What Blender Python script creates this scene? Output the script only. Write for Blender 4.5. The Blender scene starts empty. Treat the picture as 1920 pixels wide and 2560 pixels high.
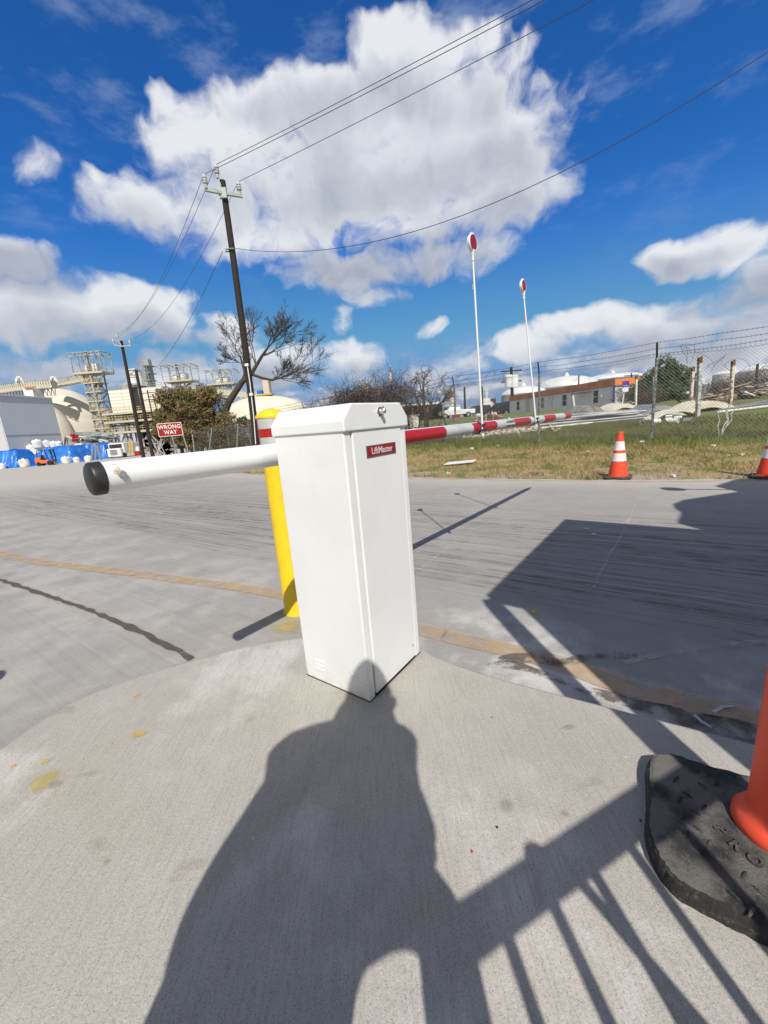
import bpy, math, random
from math import sin, cos, pi, radians, hypot, atan2, sqrt, degrees
from mathutils import Vector, Matrix, noise
random.seed(7)
SC = bpy.context.scene
COL = SC.collection
R = radians
# ---------------------------------------------------------------- camera
FPX, PITCH, ROLL, EYE = 980., R(12.7), R(4.67), 1.14
cd = bpy.data.cameras.new("camera"); cam = bpy.data.objects.new("camera", cd); COL.objects.link(cam)
cd.sensor_fit = 'VERTICAL'; cd.sensor_height = 24.0; cd.lens = FPX/2560*24.0
cd.clip_start = 0.02; cd.clip_end = 6000
cam.location = (0, 0, EYE)
cam.rotation_mode = 'QUATERNION'
cam.rotation_quaternion = (Matrix.Rotation(pi/2-PITCH, 3, 'X') @ Matrix.Rotation(-ROLL, 3, 'Z')).to_quaternion()
SC.camera = cam
def ray(px, py):
    u = (px-960)/FPX; v = (1280-py)/FPX
    a = u*cos(ROLL)+v*sin(ROLL); b = -u*sin(ROLL)+v*cos(ROLL)
    return (a, b*sin(PITCH)+cos(PITCH), b*cos(PITCH)-sin(PITCH))
def at(px, py, Y):
    d = ray(px, py); t = Y/d[1]; return Vector((d[0]*t, Y, EYE+d[2]*t))
def g(px, py, z=0.):
    d = ray(px, py); t = (z-EYE)/d[2]; return Vector((d[0]*t, d[1]*t, z))
# ---------------------------------------------------------------- terrain
BND = [(60, -24), (30, -6.3), (14, 1.0), (8, 3.75), (5.13, 5.12), (3.6, 5.9), (.63, 8.02), (-2.75, 10.7), (-6.7, 14.04), (-7.6, 15.6), (-9.6, 20), (-15, 34), (-32, 75), (-66, 150), (-150, 330), (-700, 1500)]
def sdist(x, y):
    best = 1e9; sg = 1
    for i in range(len(BND)-1):
        ax, ay = BND[i]; bx, by = BND[i+1]
        dx, dy = bx-ax, by-ay
        t = max(0, min(1, ((x-ax)*dx+(y-ay)*dy)/(dx*dx+dy*dy)))
        qx, qy = ax+dx*t, ay+dy*t; d = (x-qx)**2+(y-qy)**2
        if d < best-1e-9:
            best = d; sg = 1 if (dy*(x-ax)-dx*(y-ay)) > 0 else -1
    return sg*sqrt(best)
def sst(v, a, b):
    t = max(0, min(1, (v-a)/(b-a))); return t*t*(3-2*t)
def base_z(x, y):
    z = 0
    if x < -3 and y > 12:
        z -= 1.42*min(1, (y-12)/62)*sst(-x, 3, 12)
    return z
def gz(x, y):
    d = sdist(x, y)
    z = base_z(x, y)
    if d > 0:
        z += .015+.18*sst(d, 1.5, 5)+.9*sst(d, 6, 26)*sst(x, -3, 6)
    return z
def gp(px, py):
    d = ray(px, py); t = 0.5; 
    while t < 900:
        x, y, z = d[0]*t, d[1]*t, EYE+d[2]*t
        if z <= gz(x, y): break
        t *= 1.01
    return Vector((x, y, gz(x, y)))
# ---------------------------------------------------------------- mesh builder
ORG = {}
def org(o):
    return ORG.get(o.name, Vector((0, 0, 0))) if o else Vector((0, 0, 0))
class MB:
    def __init__(s): s.v = []; s.f = []; s.m = []
    def add(s, V, F, m=0):
        n = len(s.v); s.v += [tuple(p) for p in V]; s.f += [tuple(i+n for i in f) for f in F]; s.m += [m]*len(F); return s
    def obox(s, o, ex, ey, ez, m=0):
        o, ex, ey, ez = Vector(o), Vector(ex), Vector(ey), Vector(ez)
        V = [o, o+ex, o+ex+ey, o+ey, o+ez, o+ex+ez, o+ex+ey+ez, o+ey+ez]
        F = [(0, 3, 2, 1), (4, 5, 6, 7), (0, 1, 5, 4), (1, 2, 6, 5), (2, 3, 7, 6), (3, 0, 4, 7)]
        if ex.cross(ey).dot(ez) < 0: F = [f[::-1] for f in F]
        return s.add(V, F, m)
    def box(s, c, sz, rz=0, m=0):
        a = Vector((cos(rz), sin(rz), 0)); b = Vector((-sin(rz), cos(rz), 0)); k = Vector((0, 0, 1))
        o = Vector(c)-a*sz[0]/2-b*sz[1]/2-k*sz[2]/2
        return s.obox(o, a*sz[0], b*sz[1], k*sz[2], m)
    def bar(s, p, q, w, h=None, m=0):
        p, q = Vector(p), Vector(q); d = (q-p)
        if d.length < 1e-6: return s
        dn = d.normalized(); up = Vector((0, 0, 1)) if abs(dn.z) < .95 else Vector((1, 0, 0))
        a = dn.cross(up).normalized(); b = a.cross(dn); h = h or w
        return s.obox(p-a*w/2-b*h/2, d, a*w, b*h, m)
    def tube(s, pts, r, n=8, m=0, cap=True):
        pts = [Vector(p) for p in pts]; rs = r if isinstance(r, (list, tuple)) else [r]*len(pts)
        V = []; F = []; pa = None
        for i, p in enumerate(pts):
            d = (pts[min(i+1, len(pts)-1)]-pts[max(i-1, 0)])
            d = d.normalized() if d.length > 1e-9 else Vector((0, 0, 1))
            if pa is None:
                up = Vector((0, 0, 1)) if abs(d.z) < .9 else Vector((1, 0, 0)); a = d.cross(up).normalized()
            else:
                a = (pa-d*pa.dot(d)); a = a.normalized() if a.length > 1e-6 else pa
            pa = a; b = d.cross(a)
            for k in range(n):
                t = 2*pi*k/n; V.append(p+(a*cos(t)+b*sin(t))*rs[i])
        for i in range(len(pts)-1):
            for k in range(n):
                k2 = (k+1) % n; F.append((i*n+k, i*n+k2, (i+1)*n+k2, (i+1)*n+k))
        if cap:
            F.append(tuple(range(n))[::-1]); F.append(tuple((len(pts)-1)*n+k for k in range(n)))
        return s.add(V, F, m)
    def lathe(s, o, prof, n=32, m=0, ax=None, ms=None):
        o = Vector(o); k = Vector(ax).normalized() if ax else Vector((0, 0, 1))
        up = Vector((0, 0, 1)) if abs(k.z) < .9 else Vector((1, 0, 0)); a = k.cross(up).normalized() if abs(k.z) < .9 else Vector((1, 0, 0)); b = k.cross(a)
        V = []
        for (r, z) in prof:
            for j in range(n):
                t = 2*pi*j/n; V.append(o+k*z+(a*cos(t)+b*sin(t))*r)
        L = len(s.v)
        for i in range(len(prof)-1):
            F = [(i*n+j, i*n+(j+1) % n, (i+1)*n+(j+1) % n, (i+1)*n+j) for j in range(n)]
            s.f += [tuple(q+L for q in f) for f in F]; s.m += [ms[i] if ms else m]*n
        s.v += [tuple(p) for p in V]
        for i, rev in ((0, True), (len(prof)-1, False)):
            if prof[i][0] > 1e-4:
                f = tuple(L+i*n+j for j in range(n)); s.f.append(f[::-1] if rev else f); s.m.append(ms[min(i, len(ms)-1)] if ms else m)
        return s
    def prism(s, poly, z0, z1, m=0):
        n = len(poly); V = [(x, y, z0) for x, y in poly]+[(x, y, z1) for x, y in poly]
        F = [tuple(range(n))[::-1], tuple(range(n, 2*n))]+[(i, (i+1) % n, n+(i+1) % n, n+i) for i in range(n)]
        return s.add(V, F, m)
    def build(s, name, mats, parent=None, smooth=False, bevel=0, o=None, seg=2):
        me = bpy.data.meshes.new(name)
        O = Vector(o) if o is not None else org(parent)
        me.from_pydata([(x-O.x, y-O.y, z-O.z) for x, y, z in s.v], [], s.f)
        mats = mats if isinstance(mats, (list, tuple)) else [mats]
        for q in mats: me.materials.append(q)
        if len(mats) > 1: me.polygons.foreach_set('material_index', s.m)
        me.update()
        ob = bpy.data.objects.new(name, me); COL.objects.link(ob)
        if parent: ob.parent = parent
        elif o is not None: ob.location = O
        ORG[ob.name] = O
        if smooth:
            me.polygons.foreach_set('use_smooth', [True]*len(me.polygons)); me.update()
            try: me.set_sharp_from_angle(angle=R(38))
            except Exception: pass
        if bevel:
            b = ob.modifiers.new('bevel', 'BEVEL'); b.width = bevel; b.segments = seg; b.limit_method = 'ANGLE'; b.angle_limit = R(35)
        return ob
def tag(o, label=None, cat=None, group=None, kind=None):
    if label: o['label'] = label
    if cat: o['category'] = cat
    if group: o['group'] = group
    if kind: o['kind'] = kind
    return o
def thing(name, label, cat, loc, group=None):
    o = bpy.data.objects.new(name, None); COL.objects.link(o); o.location = loc; o.empty_display_size = .1
    ORG[o.name] = Vector(loc)
    return tag(o, label, cat, group)
def dup(src, loc, rz=0, label=None, scale=None):
    c = src.copy(); COL.objects.link(c); c.location = loc; c.rotation_euler = (0, 0, rz)
    if scale: c.scale = scale if isinstance(scale, tuple) else (scale,)*3
    if label: c['label'] = label
    for ch in list(src.children):
        k = ch.copy(); COL.objects.link(k); k.parent = c
        for gg in list(ch.children):
            q = gg.copy(); COL.objects.link(q); q.parent = k
    return c
def text_mesh(name, body, size, mat_, parent, M, depth=.001, bold=0, sx=1., al='CENTER', spacing=1.):
    cu = bpy.data.curves.new('t', 'FONT'); cu.body = body; cu.size = size; cu.extrude = depth; cu.align_x = al; cu.align_y = 'CENTER'; cu.offset = bold; cu.space_character = spacing; cu.resolution_u = 3
    t = bpy.data.objects.new('t', cu); COL.objects.link(t)
    bpy.context.view_layer.update()
    me = bpy.data.meshes.new_from_object(t.evaluated_get(bpy.context.evaluated_depsgraph_get()))
    bpy.data.objects.remove(t)
    me.transform(Matrix.Diagonal((sx, 1, 1, 1)))
    me.transform(M); me.transform(Matrix.Translation(-org(parent)))
    me.materials.clear(); me.materials.append(mat_)
    ob = bpy.data.objects.new(name, me); COL.objects.link(ob); ob.parent = parent; ORG[ob.name] = org(parent)
    return ob
def frame(o, x, y):   # matrix: local x,y axes in the world at o
    x = Vector(x).normalized(); y = Vector(y); y = (y-x*y.dot(x)).normalized(); z = x.cross(y)
    M = Matrix((x, y, z)).transposed().to_4x4(); M.translation = Vector(o); return M
# ---------------------------------------------------------------- materials
class NT:
    def __init__(s, nt): s.t = nt; s.n = nt.nodes; s.l = nt.links
    def new(s, ty, **kw):
        q = s.n.new(ty)
        for k, v in kw.items(): setattr(q, k, v)
        return q
    def put(s, sock, v):
        if v is None: return
        if isinstance(v, bpy.types.NodeSocket): s.l.new(v, sock)
        elif isinstance(v, (tuple, list)) and len(v) == 3 and sock.type == 'RGBA': sock.default_value = (*v, 1)
        else: sock.default_value = v
    def math(s, op, a, b=None, c=None, clamp=False):
        q = s.new('ShaderNodeMath', operation=op, use_clamp=clamp)
        for i, v in enumerate((a, b, c)):
            if v is not None: s.put(q.inputs[i], v)
        return q.outputs[0]
    def vec(s, op, a, b=None, c=None, out=0):
        q = s.new('ShaderNodeVectorMath', operation=op)
        for i, v in enumerate((a, b, c)):
            if v is not None: s.put(q.inputs[i], v)
        return q.outputs[out]
    def mix(s, f, a, b, bt='MIX'):
        q = s.new('ShaderNodeMix', data_type='RGBA', blend_type=bt)
        s.put(q.inputs[0], f); s.put(q.inputs[6], a); s.put(q.inputs[7], b); return q.outputs[2]
    def ramp(s, v, a, b, smooth=True):
        q = s.new('ShaderNodeMapRange', interpolation_type='SMOOTHSTEP' if smooth else 'LINEAR')
        s.put(q.inputs[0], v); q.inputs[1].default_value = a; q.inputs[2].default_value = b; return q.outputs[0]
    def noise(s, vec, scale, detail=4, rough=.55, dist=0, out=0):
        q = s.new('ShaderNodeTexNoise'); s.put(q.inputs['Vector'], vec); q.inputs['Scale'].default_value = scale
        q.inputs['Detail'].default_value = detail; q.inputs['Roughness'].default_value = rough; q.inputs['Distortion'].default_value = dist
        return q.outputs[out]
    def mapv(s, vec, loc=(0, 0, 0), rot=(0, 0, 0), sc=(1, 1, 1)):
        q = s.new('ShaderNodeMapping'); s.put(q.inputs[0], vec); q.inputs[1].default_value = loc; q.inputs[2].default_value = rot; q.inputs[3].default_value = sc; return q.outputs[0]
    def bump(s, h, strength=.3, dist=.01, normal=None):
        q = s.new('ShaderNodeBump'); q.inputs['Strength'].default_value = strength; q.inputs['Distance'].default_value = dist
        s.put(q.inputs['Height'], h)
        if normal: s.put(q.inputs['Normal'], normal)
        return q.outputs[0]
def newmat(name):
    m = bpy.data.materials.new(name); m.use_nodes = True; nt = NT(m.node_tree)
    b = m.node_tree.nodes['Principled BSDF']
    geo = nt.new('ShaderNodeNewGeometry').outputs['Position']
    return m, nt, b, geo
def mat(name, col, rough=.6, metal=0, col2=None, ns=4, lo=.4, hi=.65, bump=0, bs=60, sc=(1, 1, 1), detail=5, spec=.5, world=True):
    m, nt, b, geo = newmat(name)
    if not world:
        geo = nt.new('ShaderNodeTexCoord').outputs['Object']
    v = nt.mapv(geo, sc=sc)
    c = col
    if col2:
        c = nt.mix(nt.ramp(nt.noise(v, ns, detail), lo, hi), col, col2)
    nt.put(b.inputs['Base Color'], c)
    b.inputs['Roughness'].default_value = rough; b.inputs['Metallic'].default_value = metal; b.inputs['Specular IOR Level'].default_value = spec
    if bump: nt.put(b.inputs['Normal'], nt.bump(nt.noise(v, bs, 4), bump, .01))
    return m
# ---------------------------------------------------------------- light
SUND = Vector((.11, -.95, 1.0)).normalized()
sl = bpy.data.lights.new("sun", 'SUN'); so = bpy.data.objects.new("sun", sl); COL.objects.link(so)
sl.energy = 4.3; sl.angle = R(.53); sl.color = (1, .945, .86)
so.rotation_mode = 'QUATERNION'; so.rotation_quaternion = SUND.to_track_quat('Z', 'Y')
SC.view_settings.view_transform = 'Standard'; SC.view_settings.look = 'None'; SC.view_settings.exposure = .15; SC.view_settings.gamma = 1
# ---------------------------------------------------------------- sky
w = bpy.data.worlds.new("World"); SC.world = w; w.use_nodes = True
nt = NT(w.node_tree); bg = w.node_tree.nodes['Background']; bg.inputs[1].default_value = .1
sky = nt.new('ShaderNodeTexSky', sky_type='NISHITA'); sky.sun_disc = False
sky.sun_elevation = math.asin(SUND.z); sky.sun_rotation = atan2(SUND.x, SUND.y); sky.air_density = 1.0; sky.dust_density = .3; sky.ozone_density = 3.0
hs = nt.new('ShaderNodeHueSaturation'); nt.put(hs.inputs['Color'], sky.outputs[0]); hs.inputs['Saturation'].default_value = 1.22; hs.inputs['Value'].default_value = 1.12
tc = nt.new('ShaderNodeTexCoord').outputs['Generated']
sp = nt.new('ShaderNodeSeparateXYZ'); nt.put(sp.inputs[0], tc)
az = nt.math('ARCTAN2', sp.outputs[0], sp.outputs[1]); el = nt.math('ARCSINE', sp.outputs[2])
cb = nt.new('ShaderNodeCombineXYZ'); nt.put(cb.inputs[0], az); nt.put(cb.inputs[1], el)
P0 = cb.outputs[0]
BL = [ # cloud lobes: centre x, y and radii (photo pixels / 1.157), weight; turned into azimuth and elevation below
(880, 120, 150, 95, 1), (985, 100, 110, 60, 1), (845, 50, 80, 40, .8), (720, 205, 150, 75, 1), (570, 255, 130, 85, 1), (450, 300, 115, 80, 1), (368, 232, 34, 46, .9), (900, 280, 270, 150, 1.15),
(1050, 320, 155, 110, 1.05), (1170, 405, 80, 42, .88), (640, 400, 230, 120, 1.1), (340, 460, 130, 75, .92), (225, 440, 66, 48, .75), (228, 390, 40, 26, .65), (820, 400, 280, 130, 1.1), (760, 580, 170, 50, .85),
(910, 560, 170, 55, .85), (1030, 570, 50, 45, .7), (1100, 370, 110, 75, 1), (980, 440, 170, 75, 1), (880, 500, 150, 50, .9), (1115, 115, 60, 45, .75), (1122, 210, 30, 26, .62), (1175, 178, 30, 26, .6), (840, 640, 75, 24, .6), (1080, 440, 130, 55, .8), (520, 490, 150, 75, .9),
(72, 375, 50, 40, .30), (20, 560, 105, 60, .95), (260, 668, 155, 72, 1.05), (80, 705, 130, 75, 1.05), (370, 690, 70, 50, .8), (120, 800, 200, 40, .9),
(730, 690, 30, 28, .62), (912, 710, 36, 18, .62), (750, 775, 100, 42, .85), (495, 740, 85, 60, .85), (600, 800, 100, 45, .85), (400, 800, 120, 40, .85), (950, 795, 110, 28, .8),
(1480, 545, 95, 42, .9), (1600, 530, 100, 58, 1), (1680, 600, 100, 55, .9), (1570, 640, 120, 42, .8), (1270, 715, 130, 42, .75), (1450, 700, 170, 50, .9), (1650, 705, 130, 60, .95), (1150, 755, 100, 35, .75), (1400, 770, 250, 40, .85), (1560, 765, 160, 50, .85), (1690, 390, 40, 30, .5),
(-260, 560, 200, 150, 1), (2050, 560, 300, 160, 1)]
GL = [
(620, 260, 90, 40, .35), (1010, 240, 110, 60, .35), (1480, 570, 110, 25, .5), (1050, 470, 150, 45, .5), (760, 330, 120, 50, .3), (260, 470, 120, 35, .35), # where the clouds are thick and grey underneath
(800, 215, 150, 55, .42), (900, 400, 290, 75, .50), (620, 440, 170, 60, .42), (830, 580, 230, 60, .95), (960, 525, 90, 35, .75), (330, 520, 110, 40, .45), (1160, 440, 120, 35, .40), (60, 590, 120, 55, .95),
(220, 745, 220, 62, .80), (420, 760, 80, 50, .8), (600, 830, 170, 40, .85), (1600, 640, 170, 45, 1.0), (1500, 740, 300, 50, .8), (850, 820, 160, 40, .8), (1280, 780, 160, 40, .8), (60, 800, 200, 60, .9)]
def azel(px, py):
    d = ray(px*1.1574, py*1.1574); return atan2(d[0], d[1]), atan2(d[2], hypot(d[0], d[1]))
def lobes(L, extra=()):
    out = []
    for (x, y, rx, ry, wt) in L:
        a, e = azel(x, y); a1, e1 = azel(x+rx, y); a2, e2 = azel(x, y-ry); out.append((a, e, abs(a1-a)+1e-3, abs(e2-e)+1e-3, wt))
    return out+list(extra)
def field(v, L, sm=.18, lo=-1.2):
    acc = None
    for (a, e, ra, re, wt) in L:
        q = nt.vec('MULTIPLY_ADD', v, (1/ra, 1/re, 0), (-a/ra, -e/re, 0))
        q = nt.vec('DOT_PRODUCT', q, q, out=1); q = nt.math('MULTIPLY_ADD', q, -wt*.62, wt)
        if acc is None: acc = q
        else:
            mm = nt.new('ShaderNodeMath', operation='SMOOTH_MAX'); nt.put(mm.inputs[0], acc); nt.put(mm.inputs[1], q); mm.inputs[2].default_value = sm; acc = mm.outputs[0]
    return nt.math('MAXIMUM', acc, lo)
def n2d(vec, scale, detail, rough=.55, out=0):
    q = nt.new('ShaderNodeTexNoise', noise_dimensions='2D'); nt.put(q.inputs['Vector'], vec); q.inputs['Scale'].default_value = scale
    q.inputs['Detail'].default_value = detail; q.inputs['Roughness'].default_value = rough; return q.outputs[out]
# billows: warp the coordinates, then add fractal noise
wv = nt.vec('SUBTRACT', n2d(P0, 6, 3, .6, out=1), (.5, .5, .5))
P1 = nt.vec('MULTIPLY_ADD', wv, (.11, .07, 0), P0)
Pn = nt.mapv(P1, sc=(1, 1.2, 1))
n0 = n2d(Pn, 7.5, 8, .57)
around = [(2.2, .3, .4, .16, .85), (-2.3, .4, .4, .18, .85)]  # unseen clouds added behind the view so the shade turns less blue
D0 = field(P1, lobes(BL, around))
dens = nt.math('ADD', D0, nt.math('MULTIPLY_ADD', n0, 2.1, -1.17))
alpha = nt.ramp(dens, .02, .72)
G0 = field(P1, lobes(GL), .35, -.6)
gray = nt.ramp(nt.math('ADD', G0, nt.math('MULTIPLY_ADD', n0, 1.1, -.5)), -.35, 1.05)
nup = n2d(nt.vec('ADD', Pn, (.010, .022, 0)), 7.5, 4, .56)
relief = nt.math('MULTIPLY', nt.math('SUBTRACT', n0, nup), .95)
core = nt.math('MULTIPLY', nt.ramp(dens, .55, 1.7), .20)
lit = nt.math('SUBTRACT', nt.math('ADD', nt.math('MULTIPLY_ADD', gray, -.92, 1.06), relief), core)
lit = nt.math('MINIMUM', nt.math('MAXIMUM', lit, 0.0), 1.1)
ccol = nt.mix(lit, (3.2, 3.6, 4.5), (7.3, 7.45, 7.8))
# thin high cirrus and low haze
ci = n2d(nt.mapv(P0, rot=(0, 0, .7), sc=(1, 2.6, 1)), 5, 5, .60)
cirrus = nt.math('MULTIPLY', nt.ramp(ci, .50, .80), nt.math('MULTIPLY', nt.ramp(el, .20, .55), .40))
base = nt.mix(1.0, hs.outputs[0], (.30, .70, 1.08), 'MULTIPLY')
base = nt.vec('MINIMUM', base, (1.6, 3.0, 5.2)); base = nt.mix(cirrus, base, (3.6, 4.4, 6.0))
hz = nt.math('MULTIPLY', nt.ramp(el, .42, .0), .70)
base = nt.mix(hz, base, (1.85, 3.35, 5.9))
lowc = n2d(nt.mapv(P0, sc=(1, 2.2, 1)), 11, 6, .6)
lowa = nt.math('MULTIPLY', nt.ramp(lowc, .36, .58), nt.math('MULTIPLY', nt.ramp(el, .20, .04), .9))
base = nt.mix(lowa, base, nt.mix(nt.ramp(lowc, .48, .70), (3.3, 3.8, 4.9), (6.8, 7.0, 7.5)))
away = nt.ramp(sp.outputs[1], -.35, .35)   # a pale grey veil is added behind the view, to neutralise the shade
base = nt.mix(away, nt.mix(.85, base, (4.1, 3.7, 3.1)), base)
nt.put(bg.inputs[0], nt.mix(nt.math('MULTIPLY', alpha, .98), base, ccol))
w.cycles.sampling_method = 'MANUAL'; w.cycles.sample_map_resolution = 512
# ---------------------------------------------------------------- shared materials
M = {}
M['white_paint'] = mat('white_paint', (.79, .81, .82), .32, col2=(.745, .765, .77), ns=6)
M['white_dull'] = mat('white_dull', (.72, .72, .69), .5, col2=(.6, .6, .56), ns=3)
M['steel'] = mat('galvanised_steel', (.42, .44, .46), .45, .6, col2=(.28, .30, .32), ns=30)
M['chrome'] = mat('chrome', (.6, .6, .6), .15, 1)
M['black'] = mat('black_plastic', (.015, .015, .017), .45, col2=(.03, .03, .032), ns=20)
M['rubber'] = mat('black_rubber', (.035, .035, .035), .85, col2=(.09, .086, .08), ns=14, bump=.6, bs=180)
M['yellow'] = mat('yellow_plastic', (.83, .56, .015), .4, col2=(.74, .47, .012), ns=5)
M['red'] = mat('red_reflective', (.42, .010, .010), .35, col2=(.36, .012, .012), ns=12)
M['silver_tape'] = mat('silver_tape', (.52, .55, .53), .4, col2=(.44, .47, .46), ns=9)
M['orange'] = mat('cone_orange', (.80, .065, .02), .55, col2=(.55, .14, .08), ns=12, lo=.48, hi=.72)
M['cone_white'] = mat('cone_collar', (.78, .76, .76), .45, col2=(.68, .66, .66), ns=14)
M['wood_pole'] = mat('creosoted_wood', (.014, .010, .009), .85, col2=(.034, .023, .019), ns=14, sc=(6, 6, .5), bump=.5, bs=30)
M['porcelain'] = mat('grey_porcelain', (.45, .47, .47), .3)
M['arm_metal'] = mat('crossarm_metal', (.36, .41, .41), .5, .3)
M['wire'] = mat('wire', (.05, .05, .055), .6)
M['concrete_pale'] = mat('pale_concrete', (.62, .59, .50), .85, col2=(.52, .49, .41), ns=.12, detail=8)
M['dome_white'] = mat('dome_coating', (.70, .66, .54), .8, col2=(.60, .56, .46), ns=.08, detail=8, sc=(1, 1, 3))
M['tank_white'] = mat('tank_white', (.72, .74, .74), .5, col2=(.62, .64, .65), ns=.3)
M['tank_grey'] = mat('tank_grey', (.34, .37, .42), .6)
M['grey_cladding'] = mat('grey_cladding', (.56, .57, .58), .6, col2=(.52, .53, .54), ns=.2)
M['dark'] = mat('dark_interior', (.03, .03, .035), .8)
M['struct'] = mat('structural_steel', (.42, .44, .45), .55, .2, col2=(.22, .23, .24), ns=1)
M['safety_yellow'] = mat('safety_yellow', (.50, .38, .12), .6)
M['platform'] = mat('platform_cream', (.50, .475, .37), .7)
M['tarp'] = mat('blue_tarp', (.012, .12, .50), .4, col2=(.02, .20, .62), ns=.8)
M['bag'] = mat('woven_bag', (.74, .74, .72), .7, col2=(.62, .62, .60), ns=2)
M['tyre'] = mat('tyre', (.02, .02, .02), .9)
M['glass'] = mat('dark_glass', (.03, .035, .04), .08)
M['rust'] = mat('rust', (.20, .07, .03), .85, col2=(.10, .035, .02), ns=20)
M['rusty_white'] = mat('rusty_white', (.62, .58, .50), .7, col2=(.25, .10, .04), ns=7, lo=.5, hi=.62)
M['bark'] = mat('bark', (.045, .034, .028), .9, col2=(.085, .065, .05), ns=6, bump=.5, bs=25)
M['twig'] = mat('twig', (.07, .05, .038), .9, col2=(.125, .09, .068), ns=3)
def leafmat(name, a, b, c):
    m, nt, bs, geo = newmat(name)
    n = nt.noise(geo, 1.3, 4); n2 = nt.noise(geo, 9, 3)
    col = nt.mix(nt.ramp(n, .38, .62), a, b); col = nt.mix(nt.ramp(n2, .55, .7), col, c)
    nt.put(bs.inputs['Base Color'], col); bs.inputs['Roughness'].default_value = .6
    return m
M['leaf_brown'] = leafmat('autumn_leaf', (.115, .12, .04), (.20, .135, .06), (.30, .19, .07))
M['leaf_ever'] = leafmat('evergreen_leaf', (.028, .06, .02), (.05, .085, .028), (.11, .12, .04))
M['brush'] = leafmat('dry_brush', (.10, .072, .058), (.065, .048, .04), (.15, .11, .085))
SC.cycles.max_bounces = 6; SC.cycles.diffuse_bounces = 3; SC.cycles.glossy_bounces = 3; SC.cycles.transparent_max_bounces = 8
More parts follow.
